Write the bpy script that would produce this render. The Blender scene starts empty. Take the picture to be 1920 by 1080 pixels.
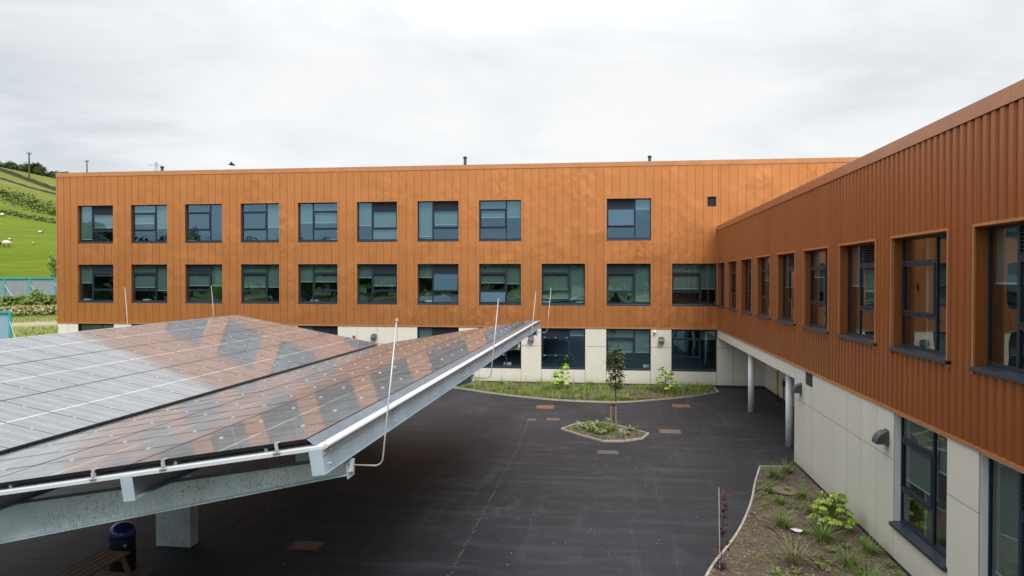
import bpy, bmesh, math, random
from mathutils import Vector, Matrix
S = bpy.context.scene
COL = S.collection
R_ = math.radians
H = 6.10           # camera height
DW = 42.0          # distance of the main facade
RX = 6.135         # x of the wing's facade

# ------------------------------------------------------------------ camera
yaw, pitch, roll = R_(7.4709), R_(-0.7335), R_(0.0566)
cam = bpy.data.cameras.new('camera'); camo = bpy.data.objects.new('camera', cam); COL.objects.link(camo)
fw = Vector((-math.sin(yaw)*math.cos(pitch), math.cos(yaw)*math.cos(pitch), math.sin(pitch)))
rt = Vector((math.cos(yaw), math.sin(yaw), 0)); up = rt.cross(fw)
r2 = rt*math.cos(roll)+up*math.sin(roll); u2 = up*math.cos(roll)-rt*math.sin(roll)
m = Matrix((r2, u2, -fw)).transposed().to_4x4(); m.translation = (0, 0, H)
camo.matrix_world = m
cam.sensor_width = 36; cam.lens = 1365.87/1920*36; cam.clip_end = 5000; cam.clip_start = .05
S.camera = camo
S.view_settings.view_transform = 'Standard'; S.view_settings.look = 'None'
S.view_settings.gamma = 1; S.view_settings.exposure = 0.8
S.view_settings.use_curve_mapping = False
SUN_EL, SUN_AZ = 48, 158      # azimuth clockwise from +Y
# ------------------------------------------------------------------ world: overcast sky
W = bpy.data.worlds.new('World'); S.world = W; W.use_nodes = True
nt = W.node_tree; nt.nodes.clear()
def N(nt, t, **k):
    n = nt.nodes.new(t)
    for a, b in k.items():
        if a.startswith('i_'):
            key = a[2:]; key = int(key) if key.isdigit() else key.replace('_', ' ')
            n.inputs[key].default_value = b
        else: setattr(n, a, b)
    return n
def mth(nt, op, a, b=None, c=None, clamp=False):
    n = nt.nodes.new('ShaderNodeMath'); n.operation = op; n.use_clamp = clamp
    for i, v in enumerate((a, b, c)):
        if v is None: continue
        if isinstance(v, (int, float)): n.inputs[i].default_value = v
        else: nt.links.new(v, n.inputs[i])
    return n.outputs[0]
def ramp(nt, fac, stops, interp='LINEAR'):
    n = nt.nodes.new('ShaderNodeValToRGB'); n.color_ramp.interpolation = interp
    e = n.color_ramp.elements
    while len(e) < len(stops): e.new(.5)
    for i, (p, c) in enumerate(stops):
        e[i].position = p; e[i].color = c if len(c) == 4 else (*c, 1)
    nt.links.new(fac, n.inputs[0]); return n.outputs[0]
def mixc(nt, fac, a, b, blend='MIX'):
    n = nt.nodes.new('ShaderNodeMix'); n.data_type = 'RGBA'; n.blend_type = blend
    for s, v in ((n.inputs[0], fac), (n.inputs[6], a), (n.inputs[7], b)):
        if isinstance(v, (int, float)): s.default_value = v
        elif isinstance(v, tuple): s.default_value = v if len(v) == 4 else (*v, 1)
        else: nt.links.new(v, s)
    return n.outputs[2]
tc = N(nt, 'ShaderNodeTexCoord'); sep = N(nt, 'ShaderNodeSeparateXYZ'); nt.links.new(tc.outputs['Generated'], sep.inputs[0])
zz = mth(nt, 'ADD', mth(nt, 'MAXIMUM', sep.outputs[2], 0.0), 0.16)
comb = N(nt, 'ShaderNodeCombineXYZ')
nt.links.new(mth(nt, 'DIVIDE', sep.outputs[0], zz), comb.inputs[0]); nt.links.new(mth(nt, 'DIVIDE', sep.outputs[1], zz), comb.inputs[1])
n1 = N(nt, 'ShaderNodeTexNoise', i_Scale=1.15, i_Detail=7.0, i_Roughness=.56, i_Distortion=.4); nt.links.new(comb.outputs[0], n1.inputs[0])
n2 = N(nt, 'ShaderNodeTexNoise', i_Scale=.28, i_Detail=2.0); nt.links.new(comb.outputs[0], n2.inputs[0])
cl = mth(nt, 'ADD', mth(nt, 'MULTIPLY', n1.outputs[0], .55), mth(nt, 'MULTIPLY', n2.outputs[0], .45))
# the brightest part of the overcast stands low beyond the main building
bd = Vector((-.13, .955, .27)).normalized()
dot = N(nt, 'ShaderNodeVectorMath', operation='DOT_PRODUCT'); dot.inputs[1].default_value = bd
nt.links.new(tc.outputs['Generated'], dot.inputs[0])
br = mth(nt, 'SMOOTH_MIN', mth(nt, 'MULTIPLY', mth(nt, 'SUBTRACT', dot.outputs['Value'], .84), 6.0, clamp=True), 1.0, .3)
val = mth(nt, 'ADD', mth(nt, 'MULTIPLY_ADD', cl, 1.5, -.275), mth(nt, 'MULTIPLY', br, .23))
ccol = ramp(nt, val, [(.40, (.39, .415, .438)), (.46, (.44, .459, .477)), (.52, (.487, .502, .514)), (.60, (.535, .543, .549)), (.70, (.570, .573, .575))])
# overcast skies brighten towards the zenith
zen = mth(nt, 'ADD', 1.0, mth(nt, 'MULTIPLY', mth(nt, 'POWER', mth(nt, 'MAXIMUM', mth(nt, 'SUBTRACT', sep.outputs[2], .28), 0.0), 1.0), 2.7))
bgc = N(nt, 'ShaderNodeBackground'); nt.links.new(ccol, bgc.inputs[0]); nt.links.new(zen, bgc.inputs[1])
sky = N(nt, 'ShaderNodeTexSky', sky_type='NISHITA', sun_disc=False, sun_elevation=R_(SUN_EL), sun_rotation=R_(SUN_AZ))
bgs = N(nt, 'ShaderNodeBackground', i_Strength=.06); nt.links.new(sky.outputs[0], bgs.inputs[0])
mx = N(nt, 'ShaderNodeMixShader'); mx.inputs[0].default_value = .93
nt.links.new(bgs.outputs[0], mx.inputs[1]); nt.links.new(bgc.outputs[0], mx.inputs[2])
wo = N(nt, 'ShaderNodeOutputWorld'); nt.links.new(mx.outputs[0], wo.inputs[0])
# ------------------------------------------------------------------ sun, veiled by the cloud
sl = bpy.data.lights.new('sun', 'SUN'); sl.energy = 1.5; sl.angle = R_(24); sl.color = (1, .965, .91)
so = bpy.data.objects.new('sun', sl); COL.objects.link(so)
sd = Vector((math.sin(R_(SUN_AZ))*math.cos(R_(SUN_EL)), math.cos(R_(SUN_AZ))*math.cos(R_(SUN_EL)), math.sin(R_(SUN_EL))))
so.rotation_euler = sd.to_track_quat('Z', 'Y').to_euler(); so.location = (0, -20, 60)

# ------------------------------------------------------------------ materials
def mat(name, col, rough=.6, metal=0., noise=None, bump=None, spec=.5, coords='Object', extra=None):
    """noise=(scale, amount[, stretch]); bump=(scale, strength, distance[, stretch])"""
    m = bpy.data.materials.new(name); m.use_nodes = True; t = m.node_tree
    b = t.nodes['Principled BSDF']; b.inputs['Roughness'].default_value = rough; b.inputs['Metallic'].default_value = metal
    b.inputs['Specular IOR Level'].default_value = spec
    b.inputs['Base Color'].default_value = (*col, 1)
    g = N(t, 'ShaderNodeNewGeometry'); P = g.outputs['Position']
    def coord(st):
        if not st: return P
        mp = N(t, 'ShaderNodeMapping'); mp.inputs['Scale'].default_value = st; t.links.new(P, mp.inputs[0]); return mp.outputs[0]
    c = None
    if noise:
        n = N(t, 'ShaderNodeTexNoise', i_Scale=noise[0], i_Detail=5.0, i_Roughness=.6)
        t.links.new(coord(noise[2] if len(noise) > 2 else None), n.inputs[0])
        a = noise[1]
        c = ramp(t, n.outputs[0], [(.25, tuple(x*(1-a) for x in col)), (.75, tuple(min(1, x*(1+a)) for x in col))])
        t.links.new(c, b.inputs['Base Color'])
    if bump:
        n = N(t, 'ShaderNodeTexNoise', i_Scale=bump[0], i_Detail=3.0)
        t.links.new(coord(bump[3] if len(bump) > 3 else None), n.inputs[0])
        bp = N(t, 'ShaderNodeBump', i_Strength=bump[1], i_Distance=bump[2]); t.links.new(n.outputs[0], bp.inputs['Height'])
        t.links.new(bp.outputs[0], b.inputs['Normal'])
    if extra: extra(t, b, P, c)
    return m
M = {}
def copper_extra(t, b, P, c):
    oi = N(t, 'ShaderNodeObjectInfo')
    base = ramp(t, oi.outputs['Random'], [(0, (.70, .272, .094)), (1, (.74, .294, .104))])
    n = N(t, 'ShaderNodeTexNoise', i_Scale=.9, i_Detail=6.0, i_Roughness=.65)
    mp = N(t, 'ShaderNodeMapping'); mp.inputs['Scale'].default_value = (2.0, 2.0, .35); t.links.new(P, mp.inputs[0]); t.links.new(mp.outputs[0], n.inputs[0])
    c = mixc(t, mth(t, 'MULTIPLY', n.outputs[0], .14), base, (.45, .175, .062))
    t.links.new(c, b.inputs['Base Color'])
    r = mth(t, 'ADD', .29, mth(t, 'MULTIPLY', n.outputs[0], .12)); t.links.new(r, b.inputs['Roughness'])
    # oil-canning: soft dents of the thin sheet, and creases at about one height
    a = N(t, 'ShaderNodeTexNoise', i_Scale=1.0, i_Detail=2.0, i_Roughness=.45)
    mp2 = N(t, 'ShaderNodeMapping'); mp2.inputs['Scale'].default_value = (2.3, 2.3, 1.3); t.links.new(P, mp2.inputs[0]); t.links.new(mp2.outputs[0], a.inputs[0])
    msk = N(t, 'ShaderNodeTexNoise', i_Scale=.35, i_Detail=1.0); t.links.new(P, msk.inputs[0])
    k = ramp(t, msk.outputs[0], [(.42, (.25, .25, .25)), (.62, (1, 1, 1))])
    hgt = mth(t, 'MULTIPLY', a.outputs[0], k)
    bp = N(t, 'ShaderNodeBump', i_Strength=1.0, i_Distance=.042); t.links.new(hgt, bp.inputs['Height'])
    t.links.new(bp.outputs[0], b.inputs['Normal'])
M['copper'] = mat('copper_cladding', (.5, .19, .06), .4, .80, extra=copper_extra)
def rib_extra(t, b, P, c):  # same copper as the trays, darkened: the wing's weaker light put into its colour
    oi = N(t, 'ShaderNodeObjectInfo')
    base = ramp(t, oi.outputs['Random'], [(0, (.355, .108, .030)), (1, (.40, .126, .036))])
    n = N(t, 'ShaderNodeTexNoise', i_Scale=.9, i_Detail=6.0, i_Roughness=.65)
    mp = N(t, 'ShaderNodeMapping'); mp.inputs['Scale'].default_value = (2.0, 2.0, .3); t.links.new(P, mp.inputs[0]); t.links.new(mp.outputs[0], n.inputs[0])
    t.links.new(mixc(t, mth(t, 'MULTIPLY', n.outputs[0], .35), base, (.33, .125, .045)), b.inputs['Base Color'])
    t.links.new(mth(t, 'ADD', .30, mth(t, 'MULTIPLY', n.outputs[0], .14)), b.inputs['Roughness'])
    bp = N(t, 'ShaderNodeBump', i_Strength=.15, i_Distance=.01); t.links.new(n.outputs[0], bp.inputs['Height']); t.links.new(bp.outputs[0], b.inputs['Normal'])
M['rib'] = mat('copper_ribbed_shaded', (.47, .17, .05), .36, .5, extra=rib_extra)
M['trim'] = mat('copper_trim', (.60, .27, .12), .36, .5, noise=(1.2, .12))
M['trimdark'] = mat('copper_coping', (.46, .19, .09), .34, .5, noise=(.8, .12))
def cream_extra(t, b, P, c):
    oi = N(t, 'ShaderNodeObjectInfo')
    base = ramp(t, oi.outputs['Random'], [(0, (.665, .635, .555)), (1, (.70, .67, .59))])
    n = N(t, 'ShaderNodeTexNoise', i_Scale=1.3, i_Detail=6.0, i_Roughness=.6)
    mp = N(t, 'ShaderNodeMapping'); mp.inputs['Scale'].default_value = (2.2, 2.2, .35); t.links.new(P, mp.inputs[0]); t.links.new(mp.outputs[0], n.inputs[0])
    s = ramp(t, n.outputs[0], [(.35, (0, 0, 0)), (.8, (1, 1, 1))])
    t.links.new(mixc(t, mth(t, 'MULTIPLY', s, .35), base, (.54, .50, .41)), b.inputs['Base Color'])
    sz = N(t, 'ShaderNodeSeparateXYZ'); t.links.new(P, sz.inputs[0])
    lowz = mth(t, 'MULTIPLY', mth(t, 'SUBTRACT', .55, sz.outputs[2]), 1.8, clamp=True)
    d2 = N(t, 'ShaderNodeTexNoise', i_Scale=2.5, i_Detail=6.0, i_Roughness=.7); t.links.new(P, d2.inputs[0])
    src = b.inputs['Base Color'].links[0].from_socket
    t.links.new(mixc(t, mth(t, 'MULTIPLY', mth(t, 'MULTIPLY', lowz, d2.outputs[0]), .9), src, (.36, .33, .25)), b.inputs['Base Color'])
M['cream'] = mat('cream_panel', (.58, .55, .47), .55, extra=cream_extra)
M['reveal'] = mat('pale_reveal', (.74, .77, .77), .5, noise=(2, .06))
M['soffit'] = mat('soffit_board', (.55, .53, .47), .7, noise=(1, .05))
M['joint'] = mat('dark_joint', (.035, .032, .03), .8)
M['frame'] = mat('anthracite_frame', (.015, .027, .043), .45, spec=.3, noise=(3, .12))
M['sill'] = mat('anthracite_sill', (.024, .036, .052), .33, noise=(2, .2))
M['louvre'] = mat('anthracite_louvre', (.011, .017, .030), .5, spec=.3)
M['blindm'] = mat('blind_fabric', (.17, .195, .18), .8, noise=(4, .08))
M['bar'] = mat('blind_bar', (.66, .68, .66), .4)
M['lamp'] = mat('dark_grey_plastic', (.055, .065, .072), .4, noise=(6, .1))
M['roomwall'] = mat('room_wall', (.26, .26, .24), .9, noise=(1.5, .15))
M['roomfloor'] = mat('room_floor', (.09, .08, .075), .7, noise=(1, .25))
M['furn'] = mat('room_furniture', (.30, .27, .23), .6, noise=(3, .2))
M['white'] = mat('white_paint', (.80, .81, .81), .35, noise=(2, .04))
M['whitecol'] = mat('white_column_paint', (.90, .91, .92), .5, noise=(.8, .05, (3, 3, .4)))
M['red'] = mat('red_plastic', (.5, .02, .02), .3)
M['yellow'] = mat('yellow_pipe_paint', (.55, .33, .03), .45, noise=(4, .15))
M['black'] = mat('black_plastic', (.012, .012, .014), .45)
M['blue'] = mat('blue_plastic', (.006, .035, .20), .18)
M['roofdeck'] = mat('roof_membrane', (.22, .22, .22), .8, noise=(.6, .15))
def galv(name, col, fleck):
    def ex(t, b, P, c):
        n = N(t, 'ShaderNodeTexNoise', i_Scale=2.2, i_Detail=5.0); t.links.new(P, n.inputs[0])
        base = ramp(t, n.outputs[0], [(.3, tuple(x*.84 for x in col)), (.7, tuple(x*1.12 for x in col))])
        v = N(t, 'ShaderNodeTexVoronoi', i_Scale=38.0); t.links.new(P, v.inputs[0])
        base = mixc(t, mth(t, 'MULTIPLY', v.outputs['Color'], .16), base, tuple(x*1.3 for x in col))
        if fleck:
            f = N(t, 'ShaderNodeTexNoise', i_Scale=30.0, i_Detail=4.0, i_Distortion=1.6)
            mp = N(t, 'ShaderNodeMapping'); mp.inputs['Scale'].default_value = (1.0, 1.0, .55); t.links.new(P, mp.inputs[0]); t.links.new(mp.outputs[0], f.inputs[0])
            g = N(t, 'ShaderNodeTexNoise', i_Scale=1.7); t.links.new(P, g.inputs[0])
            k = mth(t, 'MULTIPLY', ramp(t, f.outputs[0], [(.55, (0, 0, 0)), (.61, (1, 1, 1))]), ramp(t, g.outputs[0], [(.35, (.15, .15, .15)), (.6, (.85, .85, .85))]))
            base = mixc(t, k, base, (.30, .37, .40))
        t.links.new(base, b.inputs['Base Color'])
        t.links.new(mth(t, 'ADD', .36, mth(t, 'MULTIPLY', n.outputs[0], .2)), b.inputs['Roughness'])
        bp = N(t, 'ShaderNodeBump', i_Strength=.12, i_Distance=.01); t.links.new(v.outputs[0], bp.inputs['Height']); t.links.new(bp.outputs[0], b.inputs['Normal'])
    return mat(name, col, .45, .3, extra=ex)
M['galv'] = galv('galvanised_steel', (.40, .49, .56), False)
M['galvrafter'] = galv('mottled_galvanised_steel', (.70, .82, .87), True)
M['deck'] = mat('white_roof_sheet', (.56, .58, .60), .35, .1, noise=(2, .06))
M['alu'] = mat('bare_aluminium', (.62, .63, .63), .35, .6, noise=(8, .1))
M['clamp'] = mat('clamp_aluminium', (.62, .63, .62), .3, .2)
M['pframe'] = mat('black_anodised_frame', (.012, .014, .018), .35, .3)

def glass(name, tint, refl, ior, rough=.0, wob=.006):
    m = bpy.data.materials.new(name); m.use_nodes = True; t = m.node_tree; t.nodes.clear()
    o = N(t, 'ShaderNodeOutputMaterial'); g = N(t, 'ShaderNodeNewGeometry')
    tr = N(t, 'ShaderNodeBsdfTransparent'); tr.inputs[0].default_value = (*tint, 1)
    gl = N(t, 'ShaderNodeBsdfGlossy'); lw = N(t, 'ShaderNodeLayerWeight', i_Blend=.5); t.links.new(ramp(t, lw.outputs['Facing'], [(.12, refl), (.5, (.58, .58, .57))]), gl.inputs[0]); gl.inputs['Roughness'].default_value = rough
    n = N(t, 'ShaderNodeTexNoise', i_Scale=.9, i_Detail=1.0); t.links.new(g.outputs['Position'], n.inputs[0])
    bp = N(t, 'ShaderNodeBump', i_Strength=1.0, i_Distance=wob); t.links.new(n.outputs[0], bp.inputs['Height'])
    t.links.new(bp.outputs[0], gl.inputs['Normal'])
    lf = N(t, 'ShaderNodeLayerWeight', i_Blend=.5); fr_ = mth(t, 'ADD', ior, mth(t, 'MULTIPLY', mth(t, 'POWER', lf.outputs['Facing'], 4.0), 1.0-ior))
    mx = N(t, 'ShaderNodeMixShader'); t.links.new(fr_, mx.inputs[0]); t.links.new(tr.outputs[0], mx.inputs[1]); t.links.new(gl.outputs[0], mx.inputs[2])
    t.links.new(mx.outputs[0], o.inputs[0]); return m
M['glass'] = glass('solar_control_glass', (.70, .88, .87), (.44, .76, 1.0), .24)

def pv_material():
    m = bpy.data.materials.new('photovoltaic_glass'); m.use_nodes = True; t = m.node_tree
    b = t.nodes['Principled BSDF']
    tcn = N(t, 'ShaderNodeTexCoord'); s = N(t, 'ShaderNodeSeparateXYZ'); t.links.new(tcn.outputs['Object'], s.inputs[0])
    def line(v, period, w, off=0.):
        # 1 on the line, 0 elsewhere
        a = mth(t, 'ADD', mth(t, 'DIVIDE', v, period), 100.5+off)
        f = mth(t, 'ABSOLUTE', mth(t, 'SUBTRACT', mth(t, 'FRACT', a), .5))
        return mth(t, 'LESS_THAN', f, w/period/2)
    X, Y = s.outputs[0], s.outputs[1]
    gap = line(Y, .163, .009, .5)                 # gaps between the cell columns
    bus = line(Y, .0326, .0022, .5)                # busbars
    row = line(X, .0835, .0022, .5)
    mid = mth(t, 'LESS_THAN', mth(t, 'ABSOLUTE', X), .010)
    third = line(Y, .326, .014, .5)
    oi = N(t, 'ShaderNodeObjectInfo')
    cell = ramp(t, oi.outputs['Random'], [(0, (.034, .038, .048)), (1, (.046, .050, .062))])
    c = mixc(t, mth(t, 'MULTIPLY', bus, .5), cell, (.55, .57, .59))
    c = mixc(t, mth(t, 'MULTIPLY', row, .35), c, (.35, .37, .4))
    c = mixc(t, mth(t, 'MULTIPLY', gap, .45), c, (.62, .62, .62))
    c = mixc(t, mth(t, 'MAXIMUM', mid, mth(t, 'MULTIPLY', third, .5)), c, (.85, .85, .83))
    gN = N(t, 'ShaderNodeNewGeometry'); nd = N(t, 'ShaderNodeTexNoise', i_Scale=3.0, i_Detail=5.0); t.links.new(gN.outputs['Position'], nd.inputs[0])
    dust = ramp(t, nd.outputs[0], [(.35, (.06, .06, .06)), (.8, (.24, .24, .24))])
    c = mixc(t, dust, c, (.45, .43, .40))
    t.links.new(c, b.inputs['Base Color'])
    b.inputs['Roughness'].default_value = .06; b.inputs['IOR'].default_value = 1.85
    b.inputs['Specular IOR Level'].default_value = .95
    b.inputs['Coat Weight'].default_value = .75; b.inputs['Coat Roughness'].default_value = .46; b.inputs['Coat IOR'].default_value = 1.7
    w = N(t, 'ShaderNodeTexNoise', i_Scale=1.1, i_Detail=1.0); t.links.new(gN.outputs['Position'], w.inputs[0])
    bp = N(t, 'ShaderNodeBump', i_Strength=1.0, i_Distance=.0012); t.links.new(w.outputs[0], bp.inputs['Height']); t.links.new(bp.outputs[0], b.inputs['Normal'])
    return m
M['pv'] = pv_material()

def asphalt_extra(t, b, P, c):
    n = N(t, 'ShaderNodeTexNoise', i_Scale=.22, i_Detail=7.0, i_Roughness=.62); t.links.new(P, n.inputs[0])
    st = N(t, 'ShaderNodeTexNoise', i_Scale=1.0, i_Detail=6.0, i_Roughness=.7)
    mp = N(t, 'ShaderNodeMapping'); mp.inputs['Scale'].default_value = (.35, 2.3, 1); mp.inputs['Rotation'].default_value = (0, 0, .06)
    t.links.new(P, mp.inputs[0]); t.links.new(mp.outputs[0], st.inputs[0])
    st2 = N(t, 'ShaderNodeTexNoise', i_Scale=.9, i_Detail=5.0, i_Roughness=.7)
    mp2 = N(t, 'ShaderNodeMapping'); mp2.inputs['Scale'].default_value = (2.6, .22, 1); t.links.new(P, mp2.inputs[0]); t.links.new(mp2.outputs[0], st2.inputs[0])
    gr = N(t, 'ShaderNodeTexNoise', i_Scale=55.0, i_Detail=2.0); t.links.new(P, gr.inputs[0])
    base = ramp(t, n.outputs[0], [(.3, (.0115, .0132, .0172)), (.5, (.021, .0238, .0298)), (.7, (.035, .0385, .046))])
    base = mixc(t, mth(t, 'MULTIPLY', ramp(t, st.outputs[0], [(.50, (0, 0, 0)), (.66, (1, 1, 1))]), .50), base, (.070, .074, .082))
    base = mixc(t, mth(t, 'MULTIPLY', ramp(t, st2.outputs[0], [(.54, (0, 0, 0)), (.68, (1, 1, 1))]), .45), base, (.062, .066, .074))
    lf_ = N(t, 'ShaderNodeTexNoise', i_Scale=.5, i_Detail=9.0, i_Roughness=.8, i_Distortion=1.2); t.links.new(P, lf_.inputs[0])
    base = mixc(t, mth(t, 'MULTIPLY', ramp(t, lf_.outputs[0], [(.56, (0, 0, 0)), (.66, (1, 1, 1))]), .5), base, (.085, .087, .092))
    base = mixc(t, mth(t, 'MULTIPLY', gr.outputs[0], .45), base, (.008, .0085, .010))
    t.links.new(base, b.inputs['Base Color'])
    t.links.new(mth(t, 'ADD', .58, mth(t, 'MULTIPLY', n.outputs[0], .25)), b.inputs['Roughness'])
    bp = N(t, 'ShaderNodeBump', i_Strength=.5, i_Distance=.006); t.links.new(gr.outputs[0], bp.inputs['Height']); t.links.new(bp.outputs[0], b.inputs['Normal'])
M['asphalt'] = mat('asphalt', (.03, .03, .03), .75, spec=.35, extra=asphalt_extra)
def soil_extra(t, b, P, c):
    n = N(t, 'ShaderNodeTexNoise', i_Scale=2.2, i_Detail=8.0, i_Roughness=.72); t.links.new(P, n.inputs[0])
    v = N(t, 'ShaderNodeTexNoise', i_Scale=26.0, i_Detail=4.0, i_Roughness=.7); t.links.new(P, v.inputs[0])
    base = ramp(t, n.outputs[0], [(.3, (.060, .042, .028)), (.55, (.115, .082, .055)), (.75, (.20, .155, .11))])
    base = mixc(t, ramp(t, v.outputs[0], [(.55, (0, 0, 0)), (.68, (.8, .8, .8))]), base, (.26, .205, .145))
    base = mixc(t, ramp(t, v.outputs[0], [(.30, (.8, .8, .8)), (.42, (0, 0, 0))]), base, (.035, .026, .018))
    t.links.new(base, b.inputs['Base Color'])
    bp = N(t, 'ShaderNodeBump', i_Strength=.9, i_Distance=.03); t.links.new(v.outputs[0], bp.inputs['Height']); t.links.new(bp.outputs[0], b.inputs['Normal'])
M['soil'] = mat('bark_mulch_soil', (.1, .07, .05), .95, extra=soil_extra)
M['kerb'] = mat('timber_edging', (.42, .37, .31), .8, noise=(5, .2))
M['rust'] = mat('rusty_cover', (.17, .085, .05), .8, noise=(5, .35))
M['rustpale'] = mat('pale_rusty_cover', (.16, .10, .072), .8, noise=(5, .3))
M['gully'] = mat('grey_iron_cover', (.085, .08, .078), .7, noise=(7, .35))
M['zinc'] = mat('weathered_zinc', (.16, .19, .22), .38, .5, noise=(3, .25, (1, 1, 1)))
M['galvlap'] = galv('newer_galvanised_strip', (.50, .51, .53), False)
M['rodm'] = mat('grey_rod', (.42, .42, .41), .45, .5)
M['metaldark'] = mat('dark_zinc', (.09, .10, .11), .45, .4)
def leafm(name, a, bcol, rough=.55, tr=.0):
    def ex(t, b, P, c):
        oi = N(t, 'ShaderNodeNewGeometry')
        col = ramp(t, oi.outputs['Random Per Island'], [(0, a), (1, bcol)])
        t.links.new(col, b.inputs['Base Color'])
    return mat(name, a, rough, spec=.35, extra=ex)
M['grass'] = leafm('tuft_grass', (.085, .165, .022), (.24, .31, .065))
M['drygrass'] = leafm('dry_tuft_grass', (.15, .17, .05), (.36, .31, .15))
M['coverg'] = leafm('ground_cover_leaf', (.08, .17, .02), (.27, .32, .07))
M['fatsia'] = leafm('bright_lobed_leaf', (.10, .22, .02), (.46, .55, .06), .45)
M['fatsiad'] = leafm('green_lobed_leaf', (.08, .20, .02), (.26, .40, .04), .4)
M['magnolia'] = leafm('glossy_dark_leaf', (.025, .050, .012), (.10, .13, .035), .28)
M['purple'] = leafm('dark_red_leaf', (.030, .007, .012), (.075, .013, .022), .45)
M['silver'] = leafm('silver_leaf', (.30, .36, .32), (.46, .50, .46), .7)
M['weed'] = leafm('weed_leaf', (.10, .17, .02), (.23, .31, .045))
M['crown'] = leafm('tree_leaf', (.018, .040, .010), (.075, .115, .028), .6)
M['scrub'] = leafm('scrub_leaf', (.080, .120, .014), (.125, .165, .022), .7)
M['straw'] = leafm('dry_stalk', (.28, .21, .13), (.50, .42, .28), .8)
M['bark'] = mat('bark', (.10, .075, .05), .9, noise=(8, .3))
M['stake'] = mat('tree_stake_wood', (.33, .21, .11), .8, noise=(10, .25))
M['wood'] = mat('weathered_table_wood', (.24, .17, .125), .8, noise=(6, .3, (1, 6, 6)))
M['teal'] = mat('teal_paint', (.015, .34, .38), .45, noise=(2, .1))
M['hoard'] = mat('grey_steel_sheet', (.33, .38, .42), .5, .2, noise=(1.2, .15, (1, 1, .3)))
M['hoardend'] = mat('pale_blue_steel_sheet', (.36, .52, .62), .5, .2, noise=(1.2, .1))
M['sheep'] = mat('fleece', (.66, .61, .52), .95, noise=(4, .15), bump=(9, .8, .05))
M['sheepface'] = mat('sheep_dark_face', (.03, .028, .026), .8)
M['stone'] = mat('dark_drystone', (.060, .050, .042), .9, noise=(.8, .4))
M['paper'] = mat('white_paper', (.80, .78, .78), .8)
M['debris'] = mat('pale_grit', (.45, .44, .42), .8)
M['birdm'] = mat('dark_feathers', (.02, .02, .022), .7)

def terrain_extra(t, b, P, c):
    at = N(t, 'ShaderNodeAttribute', attribute_name='kind_value')
    n = N(t, 'ShaderNodeTexNoise', i_Scale=.045, i_Detail=7.0, i_Roughness=.62); t.links.new(P, n.inputs[0])
    f = N(t, 'ShaderNodeTexNoise', i_Scale=.8, i_Detail=6.0, i_Roughness=.75); t.links.new(P, f.inputs[0])
    low = ramp(t, n.outputs[0], [(.35, (.118, .158, .010)), (.6, (.150, .192, .013)), (.75, (.19, .215, .026))])
    high = ramp(t, n.outputs[0], [(.30, (.10, .145, .016)), (.48, (.18, .185, .038)), (.65, (.215, .195, .058))])
    g = mixc(t, at.outputs['Fac'], low, high)
    ln = N(t, 'ShaderNodeTexNoise', i_Scale=1.0, i_Detail=6.0, i_Roughness=.65); mpl = N(t, 'ShaderNodeMapping'); mpl.inputs['Scale'].default_value = (.05, .05, 1.3); t.links.new(P, mpl.inputs[0]); t.links.new(mpl.outputs[0], ln.inputs[0])
    g = mixc(t, ramp(t, ln.outputs[0], [(.46, (0, 0, 0)), (.62, (.55, .55, .55))]), g, (.075, .125, .008))
    g = mixc(t, ramp(t, f.outputs[0], [(.45, (0, 0, 0)), (.72, (.55, .55, .55))]), g, (.062, .125, .012))
    # the rough, partly bare ground nearer than the hoarding
    sx = N(t, 'ShaderNodeSeparateXYZ'); t.links.new(P, sx.inputs[0])
    rr = mth(t, 'SQRT', mth(t, 'ADD', mth(t, 'MULTIPLY', sx.outputs[0], sx.outputs[0]), mth(t, 'MULTIPLY', sx.outputs[1], sx.outputs[1])))
    near = mth(t, 'MULTIPLY', mth(t, 'SUBTRACT', 98.0, rr), .5, clamp=True)
    path = mth(t, 'SUBTRACT', 1.0, mth(t, 'MULTIPLY', mth(t, 'ABSOLUTE', mth(t, 'SUBTRACT', mth(t, 'ADD', rr, mth(t, 'MULTIPLY', n.outputs[0], 6.0)), 79.5)), .45), clamp=True)
    rough = mixc(t, ramp(t, f.outputs[0], [(.35, (0, 0, 0)), (.65, (1, 1, 1))]), (.14, .19, .035), (.30, .27, .13))
    rough = mixc(t, mth(t, 'MULTIPLY', path, .9), rough, (.42, .36, .27))
    g = mixc(t, near, g, rough)
    t.links.new(g, b.inputs['Base Color'])
    bp = N(t, 'ShaderNodeBump', i_Strength=.8, i_Distance=.5); t.links.new(f.outputs[0], bp.inputs['Height']); t.links.new(bp.outputs[0], b.inputs['Normal'])
M['terrain'] = mat('hill_grass', (.2, .3, .03), .95, spec=.1, extra=terrain_extra)

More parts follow.
